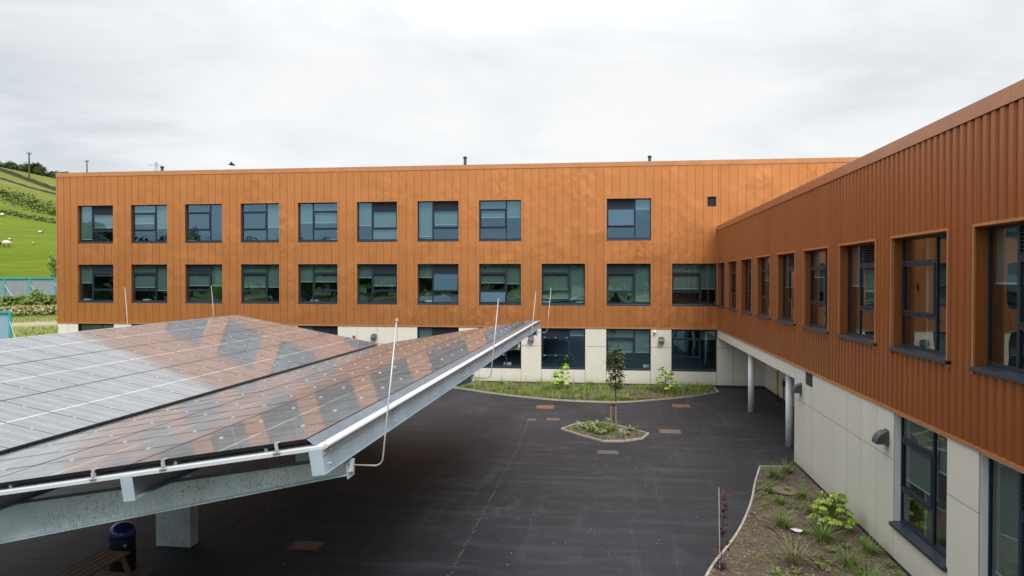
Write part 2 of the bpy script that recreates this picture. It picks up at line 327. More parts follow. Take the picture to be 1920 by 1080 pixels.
# ------------------------------------------------------------------ mesh helpers
class MB:
    def __init__(s): s.v = []; s.f = []; s.mi = []
    def poly(s, pts, mi=0):
        b = len(s.v); s.v += [tuple(p) for p in pts]; s.f.append(tuple(range(b, b+len(pts)))); s.mi.append(mi)
    def hexa(s, c, mi=0):   # 8 corners: bottom ring then top ring
        b = len(s.v); s.v += [tuple(p) for p in c]
        for q in ((0, 3, 2, 1), (4, 5, 6, 7), (0, 1, 5, 4), (1, 2, 6, 5), (2, 3, 7, 6), (3, 0, 4, 7)):
            s.f.append(tuple(b+i for i in q)); s.mi.append(mi)
    def box(s, x0, x1, y0, y1, z0, z1, mi=0, fn=None):
        c = [(x0, y0, z0), (x1, y0, z0), (x1, y1, z0), (x0, y1, z0), (x0, y0, z1), (x1, y0, z1), (x1, y1, z1), (x0, y1, z1)]
        if fn: c = [fn(*p) for p in c]
        s.hexa(c, mi)
    def tube(s, pts, rad, n=8, mi=0, cap=True):
        pts = [Vector(p) for p in pts]; rr = rad if isinstance(rad, (list, tuple)) else [rad]*len(pts)
        rings = []
        for i, p in enumerate(pts):
            d = (pts[min(i+1, len(pts)-1)]-pts[max(i-1, 0)]).normalized()
            a = d.orthogonal().normalized() if i == 0 else (pa - d*pa.dot(d)).normalized()
            pa = a; bb = d.cross(a)
            b0 = len(s.v)
            for k in range(n):
                t = 2*math.pi*k/n; s.v.append(tuple(p+(a*math.cos(t)+bb*math.sin(t))*rr[i]))
            rings.append(b0)
        for i in range(len(rings)-1):
            for k in range(n):
                s.f.append((rings[i]+k, rings[i]+(k+1) % n, rings[i+1]+(k+1) % n, rings[i+1]+k)); s.mi.append(mi)
        if cap:
            s.f.append(tuple(rings[0]+k for k in reversed(range(n)))); s.mi.append(mi)
            s.f.append(tuple(rings[-1]+k for k in range(n))); s.mi.append(mi)
    def lathe(s, prof, n=20, mi=0, c=(0, 0, 0)):
        rings = []
        for r, z in prof:
            b0 = len(s.v); s.v += [(c[0]+r*math.cos(2*math.pi*k/n), c[1]+r*math.sin(2*math.pi*k/n), c[2]+z) for k in range(n)]; rings.append(b0)
        for i in range(len(rings)-1):
            for k in range(n):
                s.f.append((rings[i]+k, rings[i]+(k+1) % n, rings[i+1]+(k+1) % n, rings[i+1]+k)); s.mi.append(mi)
        s.f.append(tuple(rings[0]+k for k in reversed(range(n)))); s.mi.append(mi)
        s.f.append(tuple(rings[-1]+k for k in range(n))); s.mi.append(mi)
    def mesh(s, name, mats, smooth=False, recalc=True, origin=None):
        me = bpy.data.meshes.new(name)
        vs = s.v if origin is None else [(a-origin[0], b-origin[1], c-origin[2]) for a, b, c in s.v]
        me.from_pydata(vs, [], s.f); me.polygons.foreach_set('material_index', s.mi)
        for mm in (mats if isinstance(mats, (list, tuple)) else [mats]): me.materials.append(M[mm] if isinstance(mm, str) else mm)
        if smooth: me.polygons.foreach_set('use_smooth', [True]*len(me.polygons))
        if recalc:
            b = bmesh.new(); b.from_mesh(me); bmesh.ops.recalc_face_normals(b, faces=b.faces); b.to_mesh(me); b.free()
        me.update(); return me
def link(name, me, parent=None, loc=None, rot=None, mw=None):
    o = bpy.data.objects.new(name, me); COL.objects.link(o)
    if parent is not None: o.parent = parent
    if mw is not None: o.matrix_local = mw
    if loc is not None: o.location = loc
    if rot is not None: o.rotation_euler = rot
    return o
def part(name, mb, mats, parent, smooth=False, recalc=True):
    """mesh given in world coordinates; its object sits under parent (unrotated)"""
    off = Vector((0, 0, 0)); p = parent
    while p is not None: off += p.location; p = p.parent
    return link(name, mb.mesh(name, mats, smooth, recalc, origin=tuple(off)), parent, loc=(0, 0, 0))
def tag(o, label, cat, group=None, kind=None):
    if label: o['label'] = label
    if cat: o['category'] = cat
    if group: o['group'] = group
    if kind: o['kind'] = kind
    return o
def empty(name, loc, label, cat, group=None):
    o = bpy.data.objects.new(name, None); COL.objects.link(o); o.location = loc; o.empty_display_size = .3
    return tag(o, label, cat, group)
def thing(name, mb, mats, label, cat, loc=(0, 0, 0), group=None, smooth=False, rot=None, recalc=True):
    o = link(name, mb.mesh(name, mats, smooth, recalc), None, loc=loc, rot=rot); return tag(o, label, cat, group)
def structure(name, mb, mats, smooth=False, recalc=True):
    o = link(name, mb.mesh(name, mats, smooth, recalc)); o['kind'] = 'structure'; return o
def bevel(o, w, seg=2):
    md = o.modifiers.new('bevel', 'BEVEL'); md.width = w; md.segments = seg; md.limit_method = 'ANGLE'; return o

# ------------------------------------------------------------------ terrain
def interp(x, tab):
    if x <= tab[0][0]: return tab[0][1]
    for (a, b), (c, d) in zip(tab, tab[1:]):
        if x <= c: return b+(d-b)*(x-a)/(c-a)
    return tab[-1][1]
PROF = [(0, 0), (50, 0), (62, .9), (75, 2.0), (90, 3.0), (100, 3.6), (106, 4.8), (128, 10.7), (160, 14.6), (210, 20.9), (240, 25.4), (300, 37), (340, 46), (385, 53.6), (450, 50), (700, 40), (1500, 20), (3000, 0)]
AZT = [(-180, .16), (-140, .17), (-90, .25), (-40, .25), (0, .35), (20, .6), (33, .86), (36.9, .935), (39.4, .95), (42.5, 1.0), (50, 1.04), (70, 1.0), (100, .7), (140, .25), (180, .16)]
def wob(x, y): return math.sin(x*.031+1.3)*math.cos(y*.027)+.5*math.sin(x*.071+y*.05)
def height(r, azd):
    while azd > 180: azd -= 360
    while azd < -180: azd += 360
    z = interp(r, PROF); a = interp(azd, AZT)
    k = min(1, max(0, (r-100)/60))
    z = z*(1-k)+ (z*a)*k if r > 100 else z
    x, y = -r*math.sin(R_(azd)), r*math.cos(R_(azd))
    return z + wob(x, y)*min(1.2, max(0, (r-70)/120))
def ground_at(azd, r): return Vector((-r*math.sin(R_(azd)), r*math.cos(R_(azd)), height(r, azd)))
mb = MB()
rs = [2, 20, 40, 50, 56, 62, 68, 75, 82, 90, 96, 100, 103, 106, 112, 120, 128, 140, 152, 165, 180, 195, 210, 225, 240, 256, 272, 290, 308, 325, 340, 355, 370, 385, 400, 450, 600, 900, 1500, 3000]
azs = []
a = -180.
while a < 180: azs.append(a); a += (.5 if 34 <= a < 46 else 4)
vals = []
for r in rs:
    for a in azs:
        p = ground_at(a, r); mb.v.append((p.x, p.y, p.z-.03))
        vals.append(min(1, max(0, (r-232)/14)))
n = len(azs)
for i in range(len(rs)-1):
    for k in range(n): mb.f.append((i*n+k, i*n+(k+1) % n, (i+1)*n+(k+1) % n, (i+1)*n+k)); mb.mi.append(0)
mb.f.append(tuple(range(n))); mb.mi.append(0)
hill = structure('hillside', mb, 'terrain', smooth=True)
at = hill.data.attributes.new('kind_value', 'FLOAT', 'POINT'); at.data.foreach_set('value', vals)

mb = MB(); mb.poly([(-40, -14, 0), (18, -14, 0), (18, 41.9, 0), (-36, 41.9, 0)])
structure('asphalt_yard', mb, 'asphalt')

# ------------------------------------------------------------------ wall frames
def mainf(u, w, z): return (u, DW-w, z)       # w is outward
def wingf(u, w, z): return (RX-w, u, z)
Z_CB = 3.25; ZS1, ZT1 = 4.56, 6.97; ZS2, ZT2 = 8.28, 10.67; Z_MR = 12.75; Z_RR = 9.05
main = empty('three_storey_block', (-14, DW, 0), 'long three-storey block clad in pale copper trays facing the yard', 'building')
wing = empty('two_storey_wing', (RX, 18, 0), 'two-storey wing with ribbed copper upper wall along the right side', 'building')

# window = outer frame (a part) with sill, mullions, panes, louvre, sash and blind as sub-parts
rnd = random.Random(7)
def window(bld, F, u0, u1, z0, z1, narrow, top, blinds=(), depth=.17, sillout=.03, surround='trim', flip=False, proud=False, tilt=None, bottom=True, sill=True, fixings=False):
    """narrow: 'lo' or 'hi' end holds the narrow fixed light; top: glass/louvre/slats above the sash"""
    L = u1-u0; sh = .10 if sill else .0
    za, zb = z0+sh, z1; g = -depth; fw_ = .055
    mb = MB()
    def B(a, b, w0, w1, c, d, t=None): (t or mb).box(a, b, w0, w1, c, d, 0, F)
    e = .004
    # reveal lining and outer frame
    B(u0, u0+fw_, g-.05, g, za, zb); B(u1-fw_, u1, g-.05, g, za, zb)
    B(u0+fw_, u1-fw_, g-.05, g, za, za+fw_+.01); B(u0+fw_, u1-fw_, g-.05, g, zb-fw_, zb)
    if narrow == 'lo': mu = u0+L*.36
    else: mu = u0+L*.64
    B(mu-.035, mu+.035, g-.05, g+.003, za+fw_+.01, zb-fw_)
    win = part('window', mb, 'frame', bld)
    # lining of the opening
    mb = MB(); t_ = .012
    B(u0-.0, u0+t_, g, -.002, za, zb, mb); B(u1-t_, u1, g, -.002, za, zb, mb); B(u0+t_, u1-t_, g, -.002, zb-t_, zb, mb)
    part('reveal_lining', mb, {'trim': 'rib' if proud else 'copper', 'cream': 'reveal', 'dark': 'frame'}[surround], win)
    if surround == 'trim':
        mb = MB(); o = .035 if not proud else .05; pr = .032 if not proud else .075
        B(u0-o, u0-.002, 0, pr, z0-.02 if not proud else z0-.05, zb+o, mb); B(u1+.002, u1+o, 0, pr, z0-.02 if not proud else z0-.05, zb+o, mb); B(u0-.002, u1+.002, 0, pr, zb+.002, zb+o, mb)
        part('window_surround', mb, 'trim', win)
    if sill:
        mb = MB(); B(u0-.05, u1+.05, g, sillout, z0, z0+.07, mb)
        mb.hexa([F(u0-.02, g, z0+.071), F(u1+.02, g, z0+.071), F(u1+.02, sillout-.02, z0+.071), F(u0-.02, sillout-.02, z0+.071), F(u0-.02, g, z0+.10), F(u1+.02, g, z0+.10), F(u1+.02, sillout-.02, z0+.082), F(u0-.02, sillout-.02, z0+.082)])
        bevel(part('sill', mb, 'sill', win), .006)
    # wide bay
    if narrow == 'lo': a, b = mu+.035, u1-fw_; na, nb = u0+fw_, mu-.035
    else: a, b = u0+fw_, mu-.035; na, nb = mu+.035, u1-fw_
    Hh = zb-za; zt = zb-Hh*.225; zl = za+Hh*.30
    mb = MB(); B(a, b, g-.05, g+.002, zt-.035, zt+.035, mb); B(a, b, g-.05, g+.002, zl-.035, zl+.035, mb)
    # the opening sash's own frame
    s = .045
    tl = tilt == 'sash'
    def G(u, w, z, z_p=zt-.035):      # hinge about the top edge when open
        k = .16 if tl else 0
        return F(u, w+(z_p-z)*k, z)
    for q in ((a+.004, a+s, zl+.04, zt-.04), (b-s, b-.004, zl+.04, zt-.04), (a+s, b-s, zt-.04-s, zt-.04), (a+s, b-s, zl+.04, zl+.04+s)):
        mb.box(q[0], q[1], g-.03, g+.018, q[2], q[3], 0, G)
    part('sash', mb, 'frame', win)
    if fixings:
        mb = MB()
        for z in (zt, zl):
            for k in (.08, .5, .92): B(a+(b-a)*k-.05, a+(b-a)*k+.05, g+.004, g+.02, z-.014, z+.014, mb)
        part('hinge_plate', mb, 'clamp', win)
    def pane(p0, p1, q0, q1, fn=F, dz=0):
        mb = MB(); w = g-.025
        mb.poly([fn(p0, w, q0), fn(p1, w, q0), fn(p1, w, q1), fn(p0, w, q1)]); part('pane', mb, 'glass', win, recalc=False)
    pane(na, nb, za+fw_, zb-fw_)
    pane(a+s, b-s, zl+.04+s, zt-.04-s, G)
    def G2(u, w, z):
        k = .22 if tilt == 'bottom' else 0
        return F(u, w+(zl-.035-z)*k, z)
    pane(a, b, za+fw_, zl-.035, G2)
    if tilt == 'bottom':
        mb = MB()
        for q in ((a, a+.03, za+fw_, zl-.035), (b-.03, b, za+fw_, zl-.035), (a+.03, b-.03, za+fw_, za+fw_+.03)): mb.box(q[0], q[1], g-.03, g+.01, q[2], q[3], 0, G2)
        part('open_light_frame', mb, 'frame', win)
    if top == 'glass': pane(a, b, zt+.035, zb-fw_)
    elif top == 'louvre':
        mb = MB(); B(a, b, g-.04, g-.012, zt+.035, zb-fw_, mb); part('infill_panel', mb, 'louvre', win)
    else:
        mb = MB(); B(a, b, g-.14, g-.11, zt+.035, zb-fw_, mb); hh = (zb-fw_-zt-.035); k = 7
        for i in range(k):
            zz_ = zt+.035+hh*(i+.2)/k
            mb.hexa([F(a, g-.10, zz_+.05), F(b, g-.10, zz_+.05), F(b, g-.005, zz_), F(a, g-.005, zz_), F(a, g-.10, zz_+.065), F(b, g-.10, zz_+.065), F(b, g-.005, zz_+.015), F(a, g-.005, zz_+.015)])
        part('louvre_grille', mb, 'louvre', win)
    # blinds: fraction of drop for the narrow and the wide bay
    for (p0, p1), dr in zip(((na, nb), (a, b)), blinds):
        if not dr: continue
        zt_ = zb-fw_ if not (p0 == a and top != 'glass') else zt
        zq = zb - Hh*dr
        if zq > zt_-.05: continue
        mb = MB(); B(p0-.01, p1+.01, g-.115, g-.11, zq, zt_, mb); mb.mi = [0]*len(mb.mi)
        k0 = len(mb.f); B(p0-.01, p1+.01, g-.125, g-.10, zq-.03, zq, mb); mb.mi[k0:] = [1]*(len(mb.f)-k0)
        part('roller_blind', mb, ['blindm', 'bar'], win)
    return win
PIT = 3.6864
def mx(i): return (-33.11+PIT*i, -30.66+PIT*i)
WX = [(-33.11, -30.67), (-29.48, -27.04), (-25.86, -23.40), (-22.22, -19.74), (-18.56, -16.06), (-14.86, -12.38), (-11.15, -8.66), (-7.46, -4.97), (-3.79, -1.27), (-.06, 2.44), (3.6, 6.08)]
top2 = [('lo', 'louvre', (.92, .60)), ('hi', 'glass', (.62, .50)), ('hi', 'glass', (0, 0)), ('hi', 'glass', (.62, 0)), ('lo', 'glass', (.52, .52)), ('lo', 'louvre', (.60, .97)), ('lo', 'louvre', (.9, .60)), ('hi', 'glass', (.42, .42)), None, ('hi', 'louvre', (.25, 0)), None]
top1 = [('lo', 'louvre', (.50, .30)), ('hi', 'glass', (.70, .62)), ('hi', 'louvre', (.57, .57)), ('hi', 'glass', (.60, .60)), ('lo', 'glass', (.46, .46)), ('lo', 'louvre', (.35, .56)), ('lo', 'louvre', (.34, 0)), ('hi', 'glass', (.50, .48)), ('hi', 'glass', (.88, .86)), ('hi', 'louvre', (.92, .68)), ('hi', 'glass', (.62, .62))]
top0 = [('hi', 'glass', (.3, 0)), ('lo', 'louvre', (.3, .5)), ('hi', 'glass', (0, .5)), ('lo', 'glass', (.4, .4)), ('lo', 'louvre', (.5, .5)), None, ('lo', 'louvre', (.5, .5)), ('hi', 'glass', (.55, .55)), ('hi', 'louvre', (.17, 0)), ('hi', 'glass', (.58, .58)), ('hi', 'glass', (.22, 0))]
holes_m = []
for row, za, zb in ((top2, ZS2, ZT2), (top1, ZS1, ZT1)):
    for i, t in enumerate(row):
        if not t: continue
        holes_m.append((WX[i][0], WX[i][1], za, zb))
        window(main, mainf, WX[i][0], WX[i][1], za, zb, t[0], t[1], t[2], tilt=('sash' if (row is top1 and i == 6) else 'bottom' if (row is top1 and i == 7) else 'sash' if (row is top2 and i == 9) else None))
for i, t in enumerate(top0):
    if t: window(main, mainf, WX[i][0], WX[i][1], .88, 3.20, t[0], t[1], t[2], surround='dark', depth=.12, sillout=.02, fixings=(i in (7, 8)))
WY = [(39.2, 41.72), (35.66, 38.15), (32.06, 34.57), (28.50, 31.02), (24.86, 27.36), (21.22, 23.76), (17.62, 20.20), (14.05, 16.64), (10.50, 13.07), (6.95, 9.5), (3.4, 5.95), (-.2, 2.35), (-3.8, -1.25)]
holes_w = []
for i, (a, b) in enumerate(WY):
    holes_w.append((a, b, ZS1, ZT1))
    odd = i % 2 == 0
    window(wing, wingf, a, b, ZS1, ZT1, 'hi' if i in (0, 2, 4, 6, 8, 10, 12) else 'lo', 'slats' if i in (0, 2, 4, 6, 8, 10, 12) else 'glass', ((.45, .5), (.3, 0), (.6, .6), (0, .4), (.5, .3), (0, .35), (.45, .5), (0, 0), (.4, .75))[i] if i < 9 else (.4, .4), proud=True, depth=.145, sillout=.11)
window(wing, wingf, 14.09, 16.56, .80, 3.22, 'lo', 'glass', (.35, .60), surround='cream', depth=.12, sillout=.10)
window(wing, wingf, 10.3, 12.94, .10, 3.22, 'hi', 'slats', (.62, .6), surround='cream', depth=.12, sill=False)
for a in (6.5, 2.5, -1.5): window(wing, wingf, a, a+2.5, .80, 3.22, 'lo', 'glass', (.35, .60), surround='cream', depth=.12, sillout=.10)

# ------------------------------------------------------------------ cladding pieces
def rects(cells, holes, z0, z1):
    """cut each [u0,u1] strip round the holes; yields lists of rectangles, one list per piece"""
    for a, b in cells:
        cuts = sorted({a, b} | {h[k] for h in holes for k in (0, 1) if a < h[k] < b})
        subs = []
        for c, d in zip(cuts, cuts[1:]):
            mid = (c+d)/2; zs = [(z0, z1)]
            for h in holes:
                if h[0] < mid < h[1]:
                    nz = []
                    for p, q in zs:
                        if h[2] >= q or h[3] <= p: nz.append((p, q)); continue
                        if h[2] > p: nz.append((p, h[2]))
                        if h[3] < q: nz.append((h[3], q))
                    zs = nz
            subs.append((c, d, zs))
        if len(subs) == 1:
            for p, q in subs[0][2]: yield [(a, b, p, q)]
        else:
            # group touching rectangles into connected pieces
            rl = [(c, d, p, q) for c, d, zs in subs for p, q in zs]
            groups = []
            for r in rl:
                hit = [g for g in groups if any(abs(x[1]-r[0]) < 1e-6 and x[2] < r[3] and r[2] < x[3] for x in g)]
                if hit:
                    for g in hit[1:]: hit[0].extend(g); groups.remove(g)
                    hit[0].append(r)
                else: groups.append([r])
            for g in groups: yield g
seam0, sp = -.22, .4633
cells = []
k = -74
while seam0+sp*k < RX-.01:
    a, b = seam0+sp*k, seam0+sp*(k+1)
    a = max(a, -34.5); b = min(b, RX)
    if b-a > .05: cells.append((a, b))
    k += 1
holes_all = holes_m + [(5.54, 6.02, 10.16, 10.71)]
# the trays go on above the wing's roof
cell2 = []
while seam0+sp*k < 24: cell2.append((max(RX, seam0+sp*(k-1)), seam0+sp*k)); k += 1
rr_ = random.Random(3)
def tray(rl, gap=.0065):
    mb = MB()
    umin = min(r[0] for r in rl); umax = max(r[1] for r in rl)
    for a, b, p, q in rl:
        aa = a+gap if abs(a-umin) < 1e-6 else a; bb = b-gap if abs(b-umax) < 1e-6 else b
        h = .026
        # a folded tray: flat face, right edge lapping slightly proud
        mb.box(aa, bb, .001, h, p+.003, q-.003, 0, mainf)
        if abs(b-umax) < 1e-6: mb.box(bb-.022, bb+.002, h-.001, h+.009, p+.004, q-.004, 0, mainf)
    return part('cladding_tray', mb, 'copper', main)
for rl in rects(cells, holes_all, Z_CB+.08, Z_MR-.25): tray(rl)
for a, b in cell2: tray([(a, b, 8.95, Z_MR-.25)])
# ribbed sheets on the wing
RP = .2625; R0 = 15.006
def ribs(rl):
    mb = MB()
    for a, b, p, q in rl:
        # profile points phase-locked to the wall
        pts = []
        kk = math.floor((a-R0)/RP)-1
        prof = [(0, .004), (.105, .004), (.126, .038), (.237, .038), (.2625, .004)]
        while R0+kk*RP < b+RP:
            for du, w in prof[:-1]: pts.append((R0+kk*RP+du, w))
            kk += 1
        def wat(u):
            for (x0, w0), (x1, w1) in zip(pts, pts[1:]):
                if x0 <= u <= x1: return w0+(w1-w0)*(u-x0)/(x1-x0)
        us = [a]+[x for x, _ in pts if a+1e-4 < x < b-1e-4]+[b]
        for x0, x1 in zip(us, us[1:]):
            mb.poly([wingf(x0, wat(x0), p), wingf(x1, wat(x1), p), wingf(x1, wat(x1), q), wingf(x0, wat(x0), q)])
            mb.poly([wingf(x0, wat(x0), p), wingf(x1, wat(x1), p), wingf(x1, .0005, p), wingf(x0, .0005, p)])
            mb.poly([wingf(x0, wat(x0), q), wingf(x1, wat(x1), q), wingf(x1, .0005, q), wingf(x0, .0005, q)])
        mb.poly([wingf(a, .0005, p), wingf(a, wat(a)+.003, p), wingf(a, wat(a)+.003, q), wingf(a, .0005, q)])
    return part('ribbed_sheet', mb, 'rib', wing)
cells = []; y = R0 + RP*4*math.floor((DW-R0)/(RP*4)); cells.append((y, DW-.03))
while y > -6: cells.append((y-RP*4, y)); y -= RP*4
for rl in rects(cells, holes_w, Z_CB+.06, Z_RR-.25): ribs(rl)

# ------------------------------------------------------------------ structure behind the cladding, copings, trims
def wallcore(F, u0, u1, z0, z1, holes, w0=-.3, w1=0., ):
    mb = MB()
    for rl in rects([(u0, u1)], holes, z0, z1):
        for a, b, p, q in rl: mb.box(a, b, w0, w1, p, q, 0, F)
    return mb
gm = [(WX[i][0], WX[i][1], .88, 3.20) for i, t in enumerate(top0) if t]
part('wall', wallcore(mainf, -34.5, RX+.0, 0, Z_MR-.1, holes_all+gm), 'joint', main)
mb = MB(); mb.box(-34.5, -34.2, .301, 14, 0, Z_MR-.1, 0, lambda u, w, z: (u, DW+w, z)); mb.box(RX+.01, 24, 0, .3, 0, Z_MR-.1, 0, lambda u, w, z: (u, DW+w, z)); part('wall', mb, 'joint', main)
mb = MB(); mb.box(-34.2, 23.9, DW+.301, DW+15, Z_MR-.35, Z_MR-.12); part('roof', mb, 'roofdeck', main)
# floors, back wall and cross walls seen through the windows
def interior(bld, F, u0, u1, levels, step, dep=6.5, zb=0):
    mb = MB()
    for z in levels: mb.box(u0, u1, -dep, -.301, z-.35, z, 1, F)
    mb.box(u0, u1, -dep-.1, -dep, zb, levels[-1], 0, F)
    u = u0+.4
    while u < u1:
        mb.box(u, u+.12, -dep+.01, -.302, zb+.02, levels[-1]-.36, 0, F); u += step
    part('interior', mb, ['roomwall', 'roomfloor'], bld)
    mb = MB(); rq = random.Random(int(u1))
    for z in levels[:-1]:
        u = u0+1
        while u < u1-2:
            t = rq.uniform(.7, 1.6); w = -rq.uniform(.9, 2.2)
            mb.box(u, u+t, w-.6, w, z+.70, z+.74, 0, F); mb.box(u, u+.05, w-.55, w-.05, z+.001, z+.70, 0, F); mb.box(u+t-.05, u+t, w-.55, w-.05, z+.001, z+.70, 0, F)
            if rq.random() < .5: mb.box(u+.2, u+.7, w-.4, w-.35, z+.86, z+1.2, 1, F); mb.box(u+.42, u+.48, w-.4, w-.35, z+.741, z+.86, 1, F)
            if rq.random() < .4: mb.box(u+.1, u+.55, -.62, -.40, z+.90, z+1.14, 2, F)
            u += rq.uniform(1.6, 3.2)
    part('furniture', mb, ['furn', 'black', 'bar'], bld)
interior(main, mainf, -34.15, 13, [.02, 3.65, 7.35, 12.3], 7.37)
interior(wing, wingf, -6, 24.6, [.02, 3.65, 8.6], 7.1)
interior(wing, wingf, 24.75, 41.5, [3.65, 8.6], 7.1, zb=3.3)
# copings in lengths
def coping(bld, F, u0, u1, zt, step, mname):
    u = u0
    while u < u1-.01:
        e = min(u+step, u1); mb = MB()
        mb.box(u+.003, e-.003, -.40, .065, zt-.012, zt, 0, F); mb.box(u+.003, e-.003, .050, .065, zt-.26, zt-.013, 0, F); mb.box(u+.003, e-.003, .028, .049, zt-.26, zt-.245, 0, F)
        part('coping', mb, mname, bld); u = e
coping(main, mainf, -34.56, 22, Z_MR, 3.0, 'trim')
coping(wing, wingf, -6, DW-.07, Z_RR, 3.0, 'trimdark')
mb = MB(); mb.box(-34.5, RX, 0, .055, Z_CB, Z_CB+.08, 0, mainf); part('drip_trim', mb, 'trim', main)
mb = MB(); mb.box(-6, DW-.06, 0, .06, Z_CB, Z_CB+.06, 0, wingf); part('drip_trim', mb, 'trim', wing)
mb = MB(); mb.box(RX-.045, RX+.0, DW-.045, DW-.01, Z_CB+.1, Z_RR-.27); part('corner_trim', mb, 'alu', wing)
mb = MB(); mb.box(-34.56, -34.5, -.02, .05, Z_CB, Z_MR-.262, 0, mainf); part('corner_trim', mb, 'trim', main)
# small square vent window high on the main wall
mb = MB(); a, b, p, q = 5.54, 6.02, 10.16, 10.71
mb.box(a, a+.05, -.1, -.03, p, q, 0, mainf); mb.box(b-.05, b, -.1, -.03, p, q, 0, mainf); mb.box(a+.05, b-.05, -.1, -.03, q-.05, q, 0, mainf); mb.box(a+.05, b-.05, -.1, .03, p, p+.07, 0, mainf); mb.box(a, b, -.25, -.2, p, q, 0, mainf)
vw = part('vent_window', mb, 'frame', main)
mb = MB(); mb.poly([mainf(a+.05, -.07, p+.07), mainf(b-.05, -.07, p+.07), mainf(b-.05, -.07, q-.05), mainf(a+.05, -.07, q-.05)]); part('pane', mb, 'louvre', vw, recalc=False)
mb = MB(); mb.box(a-.03, a, .0, .035, p, q+.03, 0, mainf); mb.box(b, b+.03, 0, .035, p, q+.03, 0, mainf); mb.box(a, b, 0, .035, q, q+.03, 0, mainf); part('window_surround', mb, 'trim', vw)
# wing core and roof
mb = wallcore(wingf, -6, DW-.02, Z_CB-.43, Z_RR-.1, holes_w+[(14.09, 16.56, 0, Z_CB), (10.3, 12.94, 0, Z_CB)]+[(a, a+2.5, 0, Z_CB) for a in (6.5, 2.5, -1.5)]); part('wall', mb, 'joint', wing)
mb = wallcore(wingf, -6, 24.92, 0, 2.82, [(14.09, 16.56, .80, 3.22), (10.3, 12.94, .10, 3.22), (22.82, 23.66, 2.80, 3.2)]+[(a, a+2.5, .80, 3.22) for a in (6.5, 2.5, -1.5)]); part('wall', mb, 'joint', wing)
mb = MB(); mb.box(RX+.301, 24, -6, DW-.4, Z_RR-.4, Z_RR-.15); part('roof', mb, 'roofdeck', wing)
mb = MB(); mb.box(RX+.301, RX+8, 24.95, DW-.35, 2.82, 2.9); part('soffit', mb, 'soffit', wing)
# ---- cream panels
def cpanel(bld, F, a, b, p, q, g=.0095, name='cream_panel'):
    mb = MB(); mb.box(a+g, b-g, .001, .022, p+g, q-g, 0, F); return part(name, mb, 'cream', bld)
edges = [(-34.5, -33.83), (-33.83, -33.11)]
zj = 2.21
for i in range(11):
    if top0[i]:
        cpanel(main, mainf, WX[i][0], WX[i][1], .12, .88)
    nxt = WX[i+1][0] if i < 10 else None
    if nxt and top0[i] and top0[i+1]:
        cpanel(main, mainf, WX[i][1], nxt, zj, Z_CB); cpanel(main, mainf, WX[i][1], nxt, .12, zj)
for a, b in edges+[(-16.06, -14.86), (-14.86, -13.62), (-13.62, -12.38), (-12.38, -11.15)]:
    if a < -20: cpanel(main, mainf, a, b, .12, Z_CB)
    else: cpanel(main, mainf, a, b, zj if a > -20 else .12, Z_CB); cpanel(main, mainf, a, b, .12, zj)
for a, b in ((6.08, 7.0), (7.0, 8.72)):
    cpanel(main, mainf, a, b, .12, zj); cpanel(main, mainf, a, b, zj, Z_CB-.44 if a > 6.5 else 2.81)
mb = MB(); mb.box(-34.5, 8.72, 0, .012, .005, .12, 0, mainf); part('plinth', mb, 'joint', main)
# passage cross wall (parallel to the wing) with doors
XB = 8.72
def crossf(u, w, z): return (XB-w, u, z)
us = [24.95, 27.6, 28.9, 30.1, 32.2, 34.4, 37.4, 39.6, 41.97]
for a, b in zip(us, us[1:]):
    if (a, b) in ((28.9, 30.1),): continue
    cpanel(wing, crossf, a, b, .1, 2.8)
mb = MB(); mb.box(24.95, 41.97, -.2, 0, 0, 2.815, 0, crossf); part('wall', mb, 'joint', wing)
mb = MB(); mb.box(28.95, 30.05, .0, .03, .02, 2.3, 0, crossf); dr = part('door', mb, 'frame', wing)
mb = MB(); mb.box(29.05, 29.95, .03, .035, .25, 2.15, 0, crossf); part('door_panel', mb, 'lamp', dr)
mb = MB(); mb.tube([crossf(29.9, .07, 1.0), crossf(29.9, .07, 1.3)], .012); part('handle', mb, 'alu', dr)
mb = MB(); mb.box(28.9, 30.1, .001, .02, 2.31, 2.8, 0, crossf); part('door_transom', mb, 'cream', wing)
# edge beam over the passage, in lengths
for a, b in ((24.93, 27.6), (27.6, 31.2), (31.2, 34.8), (34.8, 38.4), (38.4, 41.96)): 
    mb = MB(); mb.box(a+.004, b-.004, .001, .025, 2.82, Z_CB, 0, wingf); part('edge_beam_casing', mb, 'cream', wing)
# ground-floor panels of the wing
upper = [24.92, 23.66, 22.82, 20.71, 19.65, 18.62, 17.58, 16.56]
for b, a in zip(upper, upper[1:]):
    if abs(b-23.66) < .01: cpanel(wing, wingf, a, b, zj, 2.80); continue
    cpanel(wing, wingf, a, b, zj, Z_CB)
lower = [24.92, 23.80, 22.80, 21.75, 20.70, 19.65, 18.62, 17.58, 16.56]
for b, a in zip(lower, lower[1:]): cpanel(wing, wingf, a, b, .1, zj)
for a, b in ((12.94, 14.09), (9.0, 10.3), (5.0, 6.5), (1.0, 2.5)):
    cpanel(wing, wingf, a, b, zj, Z_CB); cpanel(wing, wingf, a, b, .1, zj)
cpanel(wing, wingf, 14.09, 16.56, .1, .80)
for a in (6.5, 2.5, -1.5): cpanel(wing, wingf, a, a+2.5, .1, .8)
mb = MB(); mb.box(-6, 24.92, 0, .01, .005, .1, 0, wingf); part('plinth', mb, 'joint', wing)
mb = MB(); mb.box(RX-.022, RX+.3, 24.921, 24.94, .1, 2.815); part('cream_panel', mb, 'cream', wing)
